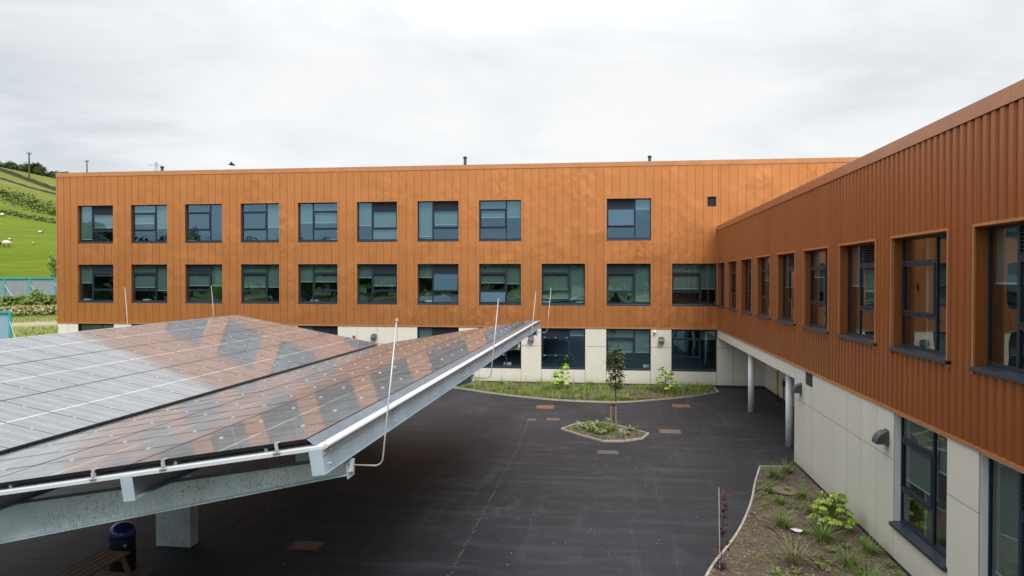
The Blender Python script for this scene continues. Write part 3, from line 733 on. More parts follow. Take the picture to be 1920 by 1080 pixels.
# small high window beside the passage
mb = MB(); a, b, p, q = 22.82, 23.66, 2.80, 3.2
mb.box(a, a+.05, -.16, -.11, p, q, 0, wingf); mb.box(b-.05, b, -.16, -.11, p, q, 0, wingf); mb.box(a+.05, b-.05, -.16, -.11, q-.04, q, 0, wingf); mb.box(a+.05, b-.05, -.16, -.11, p, p+.05, 0, wingf)
sw = part('small_window', mb, 'frame', wing)
mb = MB(); mb.poly([wingf(a+.05, -.13, p+.05), wingf(b-.05, -.13, p+.05), wingf(b-.05, -.13, q-.04), wingf(a+.05, -.13, q-.04)]); part('pane', mb, 'glass', sw, recalc=False)
mb = MB(); mb.box(a, a+.01, -.11, .02, p, q, 0, wingf); mb.box(b-.01, b, -.11, .02, p, q, 0, wingf); mb.box(a, b, -.11, .02, p-.0, p+.01, 0, wingf); part('reveal_lining', mb, 'reveal', sw)

# ------------------------------------------------------------------ things on the buildings
def wall_lamp(F, u, z, label):
    mb = MB(); n = 10
    # quarter-round hood, open below
    pr = [(0.0, 0)]+[(.26*math.cos(t*math.pi/2/n), .28*math.sin(t*math.pi/2/n)) for t in range(n+1)]
    for s0, s1 in ((-.15, .15),):
        for i in range(1, len(pr)-1):
            (w0, z0), (w1, z1) = pr[i], pr[i+1]
            mb.poly([F(u+s0, w0+.03, z+z0), F(u+s1, w0+.03, z+z0), F(u+s1, w1+.03, z+z1), F(u+s0, w1+.03, z+z1)])
        for s in (s0, s1): mb.poly([F(u+s, w+.03, z+q) for w, q in pr])
        mb.poly([F(u+s0, .03, z), F(u+s1, .03, z), F(u+s1, .29, z), F(u+s0, .29, z)])
    base = Vector(F(u, .024, z))
    r = empty('wall_lamp', base, label, 'wall lamp', 'wall lamps on the cream ground floor')
    part('lamp_shade', mb, 'lamp', r)
    mb = MB(); mb.box(u-.11, u+.11, .024, .031, z-.04, z+.31, 0, F); part('back_plate', mb, 'metaldark', r)
wall_lamp(mainf, -13.79, 2.50, 'dark hooded wall lamp behind the tip where both canopy slopes meet, beside red beacon')
wall_lamp(mainf, -4.38, 2.48, 'dark hooded wall lamp just right of the canopy tip on cream panel')
wall_lamp(mainf, 3.03, 2.50, 'dark hooded wall lamp below the white security camera')
wall_lamp(wingf, 24.15, 2.48, 'dark hooded wall lamp on the wing corner next to the white columns')
wall_lamp(wingf, 16.95, 2.48, 'large dark hooded wall lamp beside the near ground-floor window')
mb = MB(); mb.tube([mainf(-15.04, .022, 2.62), mainf(-15.04, .06, 2.62)], .09, 12); mb.tube([mainf(-15.04, .06, 2.62), mainf(-15.04, .10, 2.62), mainf(-15.04, .15, 2.62)], [.075, .075, .05], 12)
thing('alarm_beacon', mb, 'red', 'small red round alarm beacon on the cream wall', 'alarm beacon')
r = empty('security_camera', mainf(2.67, .022, 3.1), 'small white dome security camera high on the cream wall', 'security camera')
mb = MB(); mb.tube([mainf(2.67, .022, 3.13), mainf(2.67, .14, 3.13)], [.05, .06], 10); part('mount', mb, 'white', r)
mb = MB(); mb.lathe([(.01, -.1), (.06, -.075), (.085, -.02), (.08, .02), (.05, .04)], 12, c=mainf(2.67, .15, 3.1)); part('dome', mb, 'white', r, smooth=True)
for k, (x, zt, lb) in enumerate(((-29.97, 13.69, 'short dark flue over the left end of the copper roof edge'), (-9.07, 13.91, 'tallest dark flue pipe above the middle of the roof edge'), (2.57, 13.73, 'dark flue pipe on the roof edge nearest the wing'))):
    r = empty('flue_pipe', (x, 46, Z_MR-.12), lb, 'flue', 'flues on the main roof')
    mb = MB(); mb.tube([(x, 46, Z_MR-.12), (x, 46, zt-.12)], .10, 12); part('pipe', mb, 'metaldark', r, smooth=False)
    mb = MB(); mb.lathe([(.10, 0), (.125, .01), (.125, .1), (.04, .14)], 12, c=(x, 46, zt-.12)); part('cowl', mb, 'black', r)
# columns carrying the wing
for (x, y, lb) in ((6.55, 34.53, 'slim white round column under the wing, farther of the two'), (6.58, 27.55, 'slim white round column next to the cream wall corner, nearer one')):
    r = empty('white_column', (x, y, 0), lb, 'column', 'white columns under the wing')
    mb = MB(); mb.tube([(x, y, .0), (x, y, 2.82)], .135, 28); o = part('shaft', mb, 'whitecol', r); 
    for pl in o.data.polygons: pl.use_smooth = len(pl.vertices) == 4
    mb = MB(); mb.tube([(x, y, .0), (x, y, .012)], .15, 28); part('base_ring', mb, 'lamp', r)
# gas pipe and meter post in the passage
r = empty('gas_pipe', (XB-.25, 37.9, 0), 'bent yellow gas pipe rising beside the passage wall', 'gas pipe')
mb = MB(); mb.tube([(XB-.3, 37.7, 0), (XB-.3, 37.7, 1.45), (XB-.3, 37.55, 1.6), (XB-.3, 36.9, 1.62), (XB-.03, 36.85, 1.62)], .055, 10); part('pipe', mb, 'yellow', r)
mb = MB(); mb.tube([(XB-.3, 37.7, 0), (XB-.3, 37.7, .35)], .07, 10); part('sleeve', mb, 'black', r)
mb = MB(); mb.tube([(XB-.25, 36.6, 0), (XB-.25, 36.6, 1.25)], .03, 8); mb.box(XB-.32, XB-.18, 36.5, 36.7, .9, 1.15)
thing('meter_post', mb, 'lamp', 'thin grey post with a small box in front of yellow pipe', 'post')

# ------------------------------------------------------------------ solar canopy
CX0, CZ0, CTH, CSL = -9.6953, 3.391, -.0126, .0043
AL, AR, LR, WC, XR = .1806, .1683, 2.081, 1.02, .2505
def CP(side, s, y, h):
    """s: distance up the slope from the valley edge, y: along, h: above the glass plane"""
    if side == 'L': dx = -s*math.cos(AL)+h*math.sin(AL); dz = s*math.sin(AL)+h*math.cos(AL)
    else: dx = XR+s*math.cos(AR)-h*math.sin(AR); dz = s*math.sin(AR)+h*math.cos(AR)
    return Vector((CX0+dx*math.cos(CTH)-y*math.sin(CTH), dx*math.sin(CTH)+y*math.cos(CTH), CZ0+dz+CSL*(y-20)))
can = empty('solar_canopy', (-9.6, 18, 0), 'large butterfly-shaped canopy roofed with dark solar panels on galvanised frame', 'solar canopy')
Y_N = 7.505; NJ = 21; Y_F = Y_N+NJ*WC
def cfn(side): return lambda s, y, h: tuple(CP(side, s, y, h))
# panels share one mesh
mb = MB(); hx, hy = LR/2-.004, WC/2-.004
f_ = .011
mb.box(-hx, hx, -hy, -hy+f_, -.04, 0, 0); mb.box(-hx, hx, hy-f_, hy, -.04, 0, 0); mb.box(-hx, -hx+f_, -hy+f_, hy-f_, -.04, 0, 0); mb.box(hx-f_, hx, -hy+f_, hy-f_, -.04, 0, 0)
mb.poly([(-hx+f_, -hy+f_, -.002), (hx-f_, -hy+f_, -.002), (hx-f_, hy-f_, -.002), (-hx+f_, hy-f_, -.002)], 1)
mb.poly([(-hx+f_, -hy+f_, -.03), (-hx+f_, hy-f_, -.03), (hx-f_, hy-f_, -.03), (hx-f_, -hy+f_, -.03)], 0)
pvm = mb.mesh('solar_panel', ['pframe', 'pv'], recalc=False)
mbc = MB(); mbc.box(-.026, .026, -.0125, .0125, -.01, .008); mbc.box(-.009, .009, -.009, .009, .008, .013)
clm = mbc.mesh('panel_clamp', 'clamp')
rq = random.Random(11)
def frame_at(side, s, y, h, jit=0., jy=.0005):
    c = CP(side, s, y, h); es = (CP(side, s+1, y, h)-c).normalized(); ey = (CP(side, s, y+1, h)-c).normalized()
    if side == 'L': es = -es
    eh = es.cross(ey).normalized(); es = ey.cross(eh)
    mm = Matrix((es, ey, eh)).transposed().to_4x4()
    if jit: mm = mm @ Matrix.Rotation(rq.gauss(0, jit), 4, 'X') @ Matrix.Rotation(rq.gauss(0, jy), 4, 'Y')
    mm.translation = c - can.location; return mm
for side in 'LR':
    for j in range(NJ):
        for i in range(3): link('solar_panel', pvm, can, mw=frame_at(side, (i+.5)*LR, Y_N+(j+.5)*WC, 0, .0013))
    for j in range(1, NJ):
        for i in range(3):
            for q in (.24, .76): link('panel_clamp', clm, can, mw=frame_at(side, (i+q)*LR, Y_N+j*WC, .0))
    fn = cfn(side); SE = 3*LR
    # corrugated roof sheets under the panels: ribs run down the slope
    nsh = 7; wsh = (Y_F-Y_N+.12)/nsh
    for q in range(nsh):
        mb = MB(); y = Y_N-.06+q*wsh; ye = y+wsh; p = .0762
        tops = []
        cur = y
        while cur < ye-1e-4:
            for dy, hh in ((0, -.106), (.026, -.106), (.038, -.086), (.064, -.086), (.0762, -.106)):
                if cur+dy <= ye+1e-4 and (dy < .0762): tops.append((cur+dy, hh))
            cur += p
        tops.append((ye, -.106))
        s0 = -.09; s1 = SE+.245
        for (a, ha), (b, hb) in zip(tops, tops[1:]):
            mb.poly([fn(s0, a, ha), fn(s1, a, ha), fn(s1, b, hb), fn(s0, b, hb)])
            for s_ in (s0, s1): mb.poly([fn(s_, a, ha), fn(s_, b, hb), fn(s_, b, hb-.006), fn(s_, a, ha-.006)])
        part('roof_sheet', mb, 'deck', can, recalc=False)
    # folded white verge strip along the near edge
    mb = MB(); mb.box(-.09, SE+.24, Y_N-.085, Y_N-.062, -.126, -.090, 0, fn); part('verge_trim', mb, 'deck', can)
    # mounting rails under the panels
    for i in range(3):
        for q in (.24, .76):
            mb = MB(); mb.box((i+q)*LR-.02, (i+q)*LR+.02, Y_N+.05, Y_F-.05, -.085, -.041, 0, fn); part('mounting_rail', mb, 'alu', can)
            for j in range(0, NJ, 3):
                pass
    mb = MB(); mb.tube([fn(SE+.252, Y_N-.10, -.088), fn(SE+.252, Y_F+.06, -.088)], .024, 10); o = part('eave_edge_bead', mb, 'deck', can); o.data.polygons.foreach_set('use_smooth', [len(p.vertices) == 4 for p in o.data.polygons])
    # zinc flashing at the panel edge; its dark slant stands in for shaded sheet
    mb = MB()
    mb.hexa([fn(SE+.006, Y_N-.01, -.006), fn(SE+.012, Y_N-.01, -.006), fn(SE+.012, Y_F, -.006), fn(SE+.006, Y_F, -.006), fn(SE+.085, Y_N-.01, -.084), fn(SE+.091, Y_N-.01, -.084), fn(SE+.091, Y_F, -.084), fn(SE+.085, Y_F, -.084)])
    part('eave_flashing_shade', mb, 'zinc', can)
    for i, s in enumerate((.12, LR, 2*LR, SE+.13)):
        mb = MB(); w = .065
        y0, y1 = Y_N-.10, Y_F+.1
        if i < 3:
            mb.box(s-w, s-w+.012, y0, y1, -.375, -.112, 0, fn); mb.box(s-w+.0121, s+w, y0, y1, -.124, -.112, 0, fn); mb.box(s-w+.0121, s+w, y0, y1, -.375, -.363, 0, fn)
            part('purlin', mb, 'galv', can)
            mb = MB(); mb.box(s-w-.006, s+w+.006, y0-.012, y0-.001, -.381, -.106, 0, fn); part('purlin_end_cap', mb, 'galv', can)
        else:
            # box section fascia with a lapped upper strip, in three lengths
            L3 = (y1-y0)/3
            for q in range(3):
                mb = MB(); mb.box(s-w, s+w, y0+L3*q+.004, y0+L3*(q+1)-.004, -.375, -.112, 0, fn)
                lap = MB(); lap.box(s+w+.001, s+w+.013, y0+L3*q+.004, y0+L3*(q+1)-.004, -.185, -.108, 0, fn); part('lap_strip', lap, 'galvlap', can)
                mb.box(s-w, s+w+.012, y0+L3*q+.004, y0+L3*(q+1)-.004, -.383, -.3755, 0, fn)
                part('fascia_beam', mb, 'galv', can)
                for t in range(4):
                    for hh in (-.15, -.30):
                        mb = MB(); c0 = CP(side, s+w+(.012 if hh > -.2 else 0), y0+L3*q+.15+t*(L3-.3)/3, hh); n0 = (CP(side, s+w+1, 10, 0)-CP(side, s+w, 10, 0)).normalized()
                        mb.tube([c0, c0+n0*.02], .013, 6); part('bolt', mb, 'clamp', can)
            mb = MB(); mb.box(s-w-.006, s+w+.010, y0-.014, y0-.001, -.383, -.108, 0, fn); part('fascia_end_plate', mb, 'galv', can)
# near-edge brackets standing on the verge
for k, i in enumerate((1.80, 2.21, 2.85)):
    px = LR*i; fn = cfn('R'); mb = MB()
    mb.box(px-.017, px+.017, Y_N-.075, Y_N-.06, -.09, .012, 0, fn); mb.box(px-.017, px+.017, Y_N-.06, Y_N+.01, .004, .012, 0, fn); mb.box(px-.035, px+.045, Y_N-.11, Y_N-.086, -.092, -.080, 0, fn)
    mb.tube([fn(px+.01, Y_N-.1, -.06), fn(px+.01, Y_N-.1, -.02)], .014, 8)
    part('edge_clamp', mb, 'alu', can)
# valley gutter
mb = MB(); fn0 = lambda x, y, z: (CX0+x*math.cos(CTH)-y*math.sin(CTH), x*math.sin(CTH)+y*math.cos(CTH), CZ0+z+CSL*(y-20))
mb.box(.03, XR-.03, Y_N-.1, Y_F+.1, -.30, -.29, 0, fn0); mb.box(.022, .03, Y_N-.1, Y_F+.1, -.30, -.20, 0, fn0); mb.box(XR-.03, XR-.022, Y_N-.1, Y_F+.1, -.30, -.20, 0, fn0)
part('valley_gutter', mb, 'deck', can)
# rafters: V of tapered I-sections, one pair on each column
RY = (8.2, 15.5, 22.8, 28.15)
for y in RY:
    for side in 'LR':
        fn = cfn(side); sE = 3*LR+.13; fl = .10; tf = .016
        hT = -.384
        def dep(s): return .54-.36*max(0, s)/sE
        m_ = MB()
        s_in = -XR/2
        def seg(y0, y1, h0f, h1f):
            n = 6
            for k in range(n):
                a, b = s_in+(sE-s_in)*k/n, s_in+(sE-s_in)*(k+1)/n
                m_.hexa([fn(a, y0, h0f(a)), fn(b, y0, h0f(b)), fn(b, y1, h0f(b)), fn(a, y1, h0f(a)), fn(a, y0, h1f(a)), fn(b, y0, h1f(b)), fn(b, y1, h1f(b)), fn(a, y1, h1f(a))])
        seg(y-.006, y+.006, lambda s: hT-dep(s), lambda s: hT-tf)
        seg(y-fl, y+fl, lambda s: hT-tf, lambda s: hT)
        seg(y-fl, y+fl, lambda s: hT-dep(s)-tf, lambda s: hT-dep(s))
        b = bmesh.new(); 
        part('rafter', m_, 'galvrafter', can)
        m_ = MB(); m_.box(sE+.001, sE+.014, y-.105, y+.105, hT-.235, hT+.015, 0, fn); part('rafter_end_plate', m_, 'galv', can)
        for dy in (-.05, .05):
            for hh in (hT-.06, hT-.16):
                m_ = MB(); c0 = Vector(fn(sE+.014, y+dy, hh)); n0 = (CP(side, 1, 0, 0)-CP(side, 0, 0, 0)).normalized(); m_.tube([c0, c0+n0*.025], .014, 6); part('bolt', m_, 'clamp', can)
    m_ = MB(); xm = CX0+XR/2-y*math.sin(CTH); yc = y
    zt_ = CZ0-.384-.54
    m_.box(xm-.82, xm+.02, yc-.165, yc+.165, 0, zt_+.12); bevel(part('column', m_, 'galvrafter', can), .01)
# inverter box under the roof by the second rafter
m_ = MB(); c0 = CP('R', 5.15, 15.0, -.5)
m_.box(c0.x-.16, c0.x+.16, c0.y-.3, c0.y-.1, c0.z-.45, c0.z); o = thing('inverter_box', m_, 'blue', 'dark blue box hanging under the near edge of the canopy roof', 'inverter box'); bevel(o, .02)
# lightning rods on the rafter ends
def rod(side, y, label, h=1.68):
    hT = -.48; s = 3*LR+.145; base = CP(side, s, y, hT); sg = 1 if side == 'R' else -1
    pts = [base, base+Vector((sg*.30, 0, .0))]
    for k in range(1, 6):
        t = k/5*math.pi/2; pts.append(base+Vector((sg*(.30+.10*math.sin(t)), 0, .10*(1-math.cos(t)))))
    pts.append(base+Vector((sg*.55, .05, h)))
    r = empty('lightning_rod', base, label, 'lightning rod', 'lightning rods along the canopy eaves')
    m_ = MB(); m_.tube(pts, .0105, 8); part('rod', m_, 'rodm', r, smooth=True)
    m_ = MB(); m_.tube([pts[-1]-Vector((0, 0, .01)), pts[-1]+Vector((0, 0, .02))], .018, 8); part('tip', m_, 'clamp', r)
    m_ = MB(); m_.box(base.x-.005, base.x+.05, base.y-.03, base.y+.03, base.z-.07, base.z+.07); part('rod_clamp', m_, 'clamp', r)
rod('R', 8.2, 'nearest lightning rod, its bent foot bolted to the near rafter end')
rod('R', 15.5, 'second lightning rod from the near corner, standing before ground-floor window')
rod('R', 22.8, 'third lightning rod along the right eave, short gap before the far one')
rod('R', 28.15, 'farthest lightning rod on the right eave, rising past the canopy tip')
rod('L', 22.8, 'lightning rod on the left eave before the leftmost window column')
rod('L', 28.15, 'lightning rod on the left eave near the canopy peak')

# ------------------------------------------------------------------ yard details
def cover(x, y, w, d, mt, label, ang=0., cat='drain cover'):
    r = empty('drain_cover', (x, y, 0), label, cat, 'drain covers set in the asphalt'); r.rotation_euler = (0, 0, ang)
    m_ = MB(); m_.box(-w/2, w/2, -d/2, d/2, -.02, .004); 
    o = link('surround', m_.mesh('surround', 'gully'), r)
    m_ = MB(); nx = max(2, int(w/.15)); 
    m_.box(-w/2+.04, w/2-.04, -d/2+.04, d/2-.04, -.01, .007)
    for k in range(nx):
        a = -w/2+.07+(w-.14)*k/nx; m_.box(a, a+.03, -d/2+.08, d/2-.08, .007, .010)
    link('lid', m_.mesh('lid', mt), r)
cover(-2.93, 34.49, .85, .95, 'rust', 'larger rusty cover nearest the long planting bed, left of the tree')
cover(-3.24, 31.28, .40, .42, 'rust', 'smallest rusty cover where the asphalt joint begins')
cover(-2.33, 31.52, .58, .5, 'rust', 'small oblong rusty cover left of the planted island')
cover(3.52, 35.67, .85, .85, 'rust', 'rusty cover in front of the right end of the long bed')
cover(2.49, 29.61, .85, .8, 'rustpale', 'pale pinkish cover right of the planted island')
cover(.03, 25.76, .72, .55, 'gully', 'grey gully cover in front of the planted island')
cover(-6.82, 15.81, .72, .55, 'rustpale', 'brownish sunken cover in shade by the steel canopy column', .08)
# joint in the asphalt, a wandering sealed line
m_ = MB(); pts = []
rq = random.Random(5)
for k in range(140):
    t = k/139; y = 31.2-t*21.0; x = -3.37+.17*min(1, t*4)+rq.uniform(-.008, .008); pts.append((x, y))
for (x0, y0), (x1, y1) in zip(pts, pts[1:]):
    w = rq.uniform(.004, .010); m_.poly([(x0-w, y0, .004), (x0+w, y0, .004), (x1+w, y1, .004), (x1-w, y1, .004)])
o = structure('asphalt_joint', m_, 'joint')
for pl_ in ([(-3.4, 31.3), (-5.2, 31.5), (-8.0, 31.9)], [(.5, 27.3), (.75, 22), (.9, 17), (.7, 12)], [(4.3, 33.5), (4.9, 30.5), (5.6, 28.0), (5.9, 25.5)], [(-3.2, 20.0), (0, 20.3), (3.2, 20.1)]):
    m_ = MB()
    for (x0, y0), (x1, y1) in zip(pl_, pl_[1:]):
        d = Vector((x1-x0, y1-y0, 0)).normalized(); n_ = Vector((-d.y, d.x, 0))*.007; a = Vector((x0, y0, .004)); b = Vector((x1, y1, .004)); m_.poly([a-n_, b-n_, b+n_, a+n_])
    structure('asphalt_seam', m_, 'joint')
m_ = MB()
for (x, y) in pts:
    for q in range(3):
        if rq.random() < .6: a, b, s = x+rq.gauss(0, .02), y+rq.uniform(-.07, .07), rq.uniform(.003, .007); m_.box(a-s, a+s, b-s*1.6, b+s*1.6, .004, .004+s*.4)
for k in range(260):
    x, y, s = rq.uniform(-9, 5.9), rq.uniform(9, 39), rq.uniform(.003, .009)
    m_.box(x-s, x+s, y-s, y+s, .0005, s)
o = link('grit', m_.mesh('grit', 'debris')); o['kind'] = 'stuff'; o['label'] = 'pale grit and specks scattered over the dark asphalt'
def bed(name, pts, z=.035):
    m_ = MB(); m_.poly([(x, y, z) for x, y in pts]); 
    me = m_.mesh(name, 'soil'); b = bmesh.new(); b.from_mesh(me)
    bmesh.ops.triangulate(b, faces=b.faces)
    for _ in range(5): bmesh.ops.subdivide_edges(b, edges=[e for e in b.edges if e.calc_length() > .35], cuts=1); 
    rb = random.Random(4)
    for v in b.verts:
        if not v.is_boundary: v.co.z += rb.uniform(-.01, .05)
    bmesh.ops.recalc_face_normals(b, faces=b.faces); b.to_mesh(me); b.free()
    o = link(name, me); o['kind'] = 'structure'; return o
def edging(label, pts, closed=False, w=.028, h=.07, mt='kerb'):
    m_ = MB(); r = empty('bed_edging', (pts[0][0], pts[0][1], 0), label, 'edging', 'pale edgings round the planting beds')
    n = len(pts); 
    for k in range(n if closed else n-1):
        a, b = Vector((*pts[k], 0)), Vector((*pts[(k+1) % n], 0)); d = (b-a).normalized(); q = Vector((-d.y, d.x, 0))*w
        m_ = MB(); e = d*.004
        m_.hexa([a-q+e, b-q-e, b+q-e, a+q+e]+[v+Vector((0, 0, h)) for v in (a-q+e, b-q-e, b+q-e, a+q+e)]); part('edging_board', m_, mt, r)
B1 = [(-11.5, 40.9), (-8.68, 39.86), (-6.79, 38.57), (-4.9, 37.4), (-2.89, 36.5), (-1.01, 36.12), (.82, 36.21), (2.98, 37.47), (4.42, 38.5), (5.89, 39.95)]
def smooth(pts, n=3):
    out = []
    for i in range(len(pts)-1):
        p0 = Vector(pts[max(i-1, 0)]); p1 = Vector(pts[i]); p2 = Vector(pts[i+1]); p3 = Vector(pts[min(i+2, len(pts)-1)])
        for k in range(n):
            t = k/n; out.append(tuple(.5*((2*p1)+(-p0+p2)*t+(2*p0-5*p1+4*p2-p3)*t*t+(-p0+3*p1-3*p2+p3)*t**3)))
    out.append(tuple(pts[-1])); return out
B1s = smooth(B1)
bed('planting_bed', B1s+[(5.92, 41.9), (-11.5, 41.9)])
edging('long curved pale edging in front of bed along the main wall', B1s+[(5.92, 41.7)])
ISL = [(-1.83, 29.31), (-1.39, 30.26), (-.85, 30.67), (-.13, 30.82), (.68, 30.05), (1.61, 28.89), (1.34, 28.02), (.63, 27.47), (-.16, 27.36), (-1.04, 28.29)]
bed('planting_bed', ISL); edging('pale angular edging round the small planted island in the yard', ISL, True, mt='kerb')
B2 = [(4.9, 24.3), (4.37, 22.35), (3.94, 20.59), (3.47, 18.97), (3.02, 17.66), (2.62, 16.68), (2.24, 15.79), (1.9, 14.8), (1.5, 13.6), (1.2, 12.4)]
B2s = smooth(B2)
bed('planting_bed', [(RX-.03, 24.37)]+B2s+[(1.2, 9), (RX-.03, 9)])
edging('pale curved edging of the near bed beside the wing', [(RX-.3, 24.37)]+B2s)

# ------------------------------------------------------------------ plants
def blade(mb, base, d, ln, w, lean, seg=3, mi=0):
    """a tapering curved blade"""
    side = Vector((-d.y, d.x, 0)).normalized()*w; prev = None; b0 = len(mb.v)
    for k in range(seg+1):
        t = k/seg; p = base+d*(lean*ln*t*t)+Vector((0, 0, ln*(t-.35*lean*t*t))); ww = side*(1-t*.92)
        mb.v += [tuple(p-ww), tuple(p+ww)]
    for k in range(seg): mb.f.append((b0+2*k, b0+2*k+1, b0+2*k+3, b0+2*k+2)); mb.mi.append(mi)
def tuft_mesh(seed, n=90, h=.38, r=.09, w=.006, lean=1.1, mt='grass'):
    q = random.Random(seed); mb = MB()
    for _ in range(n):
        a = q.uniform(0, 2*math.pi); d = Vector((math.cos(a), math.sin(a), 0)); rr = q.uniform(0, r)
        blade(mb, d*rr+Vector((0, 0, -.01)), d, h*q.uniform(.5, 1.1), w*q.uniform(.7, 1.3), lean*q.uniform(.2, 1.25))
    return mb.mesh('grass_tuft', mt, recalc=False)
tufts = [tuft_mesh(k, 120, .36+.05*k, .10) for k in range(3)]
dry = [tuft_mesh(10+k, 110, .42, .10, mt='drygrass') for k in range(2)]
def leafpoly(mb, base, d, up_, ln, w, fold=.15, mi=0):
    s = d.cross(up_).normalized(); up2 = s.cross(d).normalized(); pts = []
    b0 = len(mb.v)
    for t, ww in ((0, .0), (.3, .8), (.6, 1.), (.85, .55), (1, 0)):
        c = base+d*ln*t-up2*(ln*.25*t*t)
        mb.v += [tuple(c-s*w*ww+up2*fold*w*ww), tuple(c), tuple(c+s*w*ww+up2*fold*w*ww)]
    for k in range(4):
        for e in (0, 1): mb.f.append((b0+3*k+e, b0+3*k+e+1, b0+3*k+4+e, b0+3*k+3+e)); mb.mi.append(mi)
def weed_mesh(seed, n=22, r=.16, mt='weed', h=.10):
    q = random.Random(seed); mb = MB()
    for _ in range(n):
        a = q.uniform(0, 2*math.pi); d = Vector((math.cos(a), math.sin(a), q.uniform(.1, .9))).normalized()
        leafpoly(mb, Vector((math.cos(a), math.sin(a), 0))*q.uniform(0, r*.5)+Vector((0, 0, q.uniform(0, h))), d, Vector((0, 0, 1)), q.uniform(.06, .13), q.uniform(.018, .035))
    return mb.mesh('weed', mt, recalc=False)
weeds = [weed_mesh(k) for k in range(3)]
silver = [weed_mesh(30+k, 60, .22, 'silver', .35) for k in range(2)]
def put(name, me, x, y, z, label, cat, group=None, sc=1., rz=None):
    o = link(name, me, None, loc=(x, y, z), rot=(0, 0, rz if rz is not None else rnd.uniform(0, 6.28))); o.scale = (sc,)*3
    return tag(o, label, cat, group)
# near bed: the tufts that can be told apart  (px positions were turned into metres once)
T2 = [(5.55, 23.6, 'g', 'green grass tuft at the top corner of the near bed against the wall', 1.0), (5.05, 22.9, 'g', 'broad green grass tuft just below the corner tuft', 1.1),
      (4.55, 21.35, 'g', 'small grass tuft left of the bare sandy patch', .8), (4.62, 20.3, 'g', 'grass tuft below the sandy patch, beside the edging', .85), (5.35, 20.9, 'g', 'dark grass tuft right of the sandy patch', 1.),
      (5.25, 19.5, 'd', 'yellowish dry tuft left of the bright lobed shrub', 1.), (4.25, 18.35, 'g', 'tall soft green tuft left of the white paper scrap', 1.15), (4.95, 17.55, 'g', 'broadest green tuft, below the white paper scrap', 1.3),
      (3.95, 16.05, 'd', 'straw-coloured dry tuft in the middle of the near bed', 1.2), (5.75, 16.9, 'g', 'green tuft beneath the bright lobed shrub near the wall', 1.), (5.05, 16.1, 'g', 'round dark green tuft in the lower right of the bed', 1.1),
      (5.05, 15.0, 'g', 'dark green tuft nearest the bottom right of the bed', 1.25), (3.55, 14.3, 'd', 'pale tuft at the bottom edge of the bed', 1.), (3.35, 14.9, 'g', 'low thin green tuft left of the bottom pale one', .6)]
for x, y, kd, lb, sc in T2:
    put('grass_tuft', (tufts if kd == 'g' else dry)[rnd.randrange(2)], x, y, .04, lb, 'grass tuft', 'grass tufts in the near bed', sc*1.3)
wl = [(4.72, 18.0), (4.95, 16.9), (5.35, 17.2), (4.55, 16.5), (4.4, 15.9), (3.85, 15.5), (3.4, 15.4), (4.1, 15.2), (4.7, 15.3), (5.5, 15.5), (5.9, 15.6), (5.8, 14.9), (4.6, 14.4), (4.2, 14.2), (5.3, 14.3), (5.7, 14.2), (5.1, 21.5), (5.7, 22.2), (3.6, 14.9), (5.75, 18.9)]
for x, y in wl: put('weed', weeds[rnd.randrange(3)], x, y, .05, 'low bright green weed on the brown mulch of the near bed', 'weed', 'low weeds in the near bed', rnd.uniform(.5, 1.0))
for _ in range(34):
    x, y = rnd.uniform(2.6, 6.0), rnd.uniform(12.6, 23.5)
    if x < 3.2+(y-12.6)*.12 or x > 6.0: continue
    put('weed', weeds[rnd.randrange(3)], x, y, .05, 'low bright green weed on the brown mulch of the near bed', 'weed', 'low weeds in the near bed', rnd.uniform(.35, .8))
# dry stalks and clippings on the beds
def inside(p, poly):
    x, y = p; c = False; j = len(poly)-1
    for i in range(len(poly)):
        xi, yi = poly[i]; xj, yj = poly[j]
        if (yi > y) != (yj > y) and x < (xj-xi)*(y-yi)/(yj-yi)+xi: c = not c
        j = i
    return c
mb = MB(); q = random.Random(21); P2 = [(RX-.08, 24.3)]+B2s+[(1.2, 9), (RX-.08, 9)]
cnt = 0
while cnt < 2600:
    x, y = q.uniform(1.2, RX-.1), q.uniform(11, 24.2)
    if not inside((x, y), P2): continue
    a = q.uniform(0, 6.28); l = q.uniform(.03, .13); d = Vector((math.cos(a), math.sin(a), q.uniform(-.1, .2)))*l; s = Vector((-d.y, d.x, 0)).normalized()*q.uniform(.004, .010); p = Vector((x, y, q.uniform(.06, .09)))
    mb.poly([p-s, p+s, p+d+s*.5, p+d-s*.5]); cnt += 1
o = link('mulch_litter', mb.mesh('mulch_litter', 'straw', recalc=False)); o['kind'] = 'stuff'; o['label'] = 'loose straw and bark scraps strewn over the near bed'
mb = MB(); q = random.Random(31); cnt = 0; cl_ = [(q.uniform(2, 6), q.uniform(12, 24), q.uniform(.15, .5)) for _ in range(46)]
while cnt < 2200:
    cx, cy, cr = cl_[q.randrange(46)]; x, y = q.gauss(cx, cr*.5), q.gauss(cy, cr*.6)
    if not inside((x, y), P2): continue
    t = q.uniform(0, 6.28); blade(mb, Vector((x, y, .05)), Vector((math.cos(t), math.sin(t), 0)), q.uniform(.04, .16), q.uniform(.004, .009), q.uniform(.2, 1.4), 2); cnt += 1
o = link('ground_cover', mb.mesh('ground_cover', 'coverg', recalc=False)); o['kind'] = 'stuff'; o['label'] = 'sparse patchy seedlings over the mulch of the near bed'
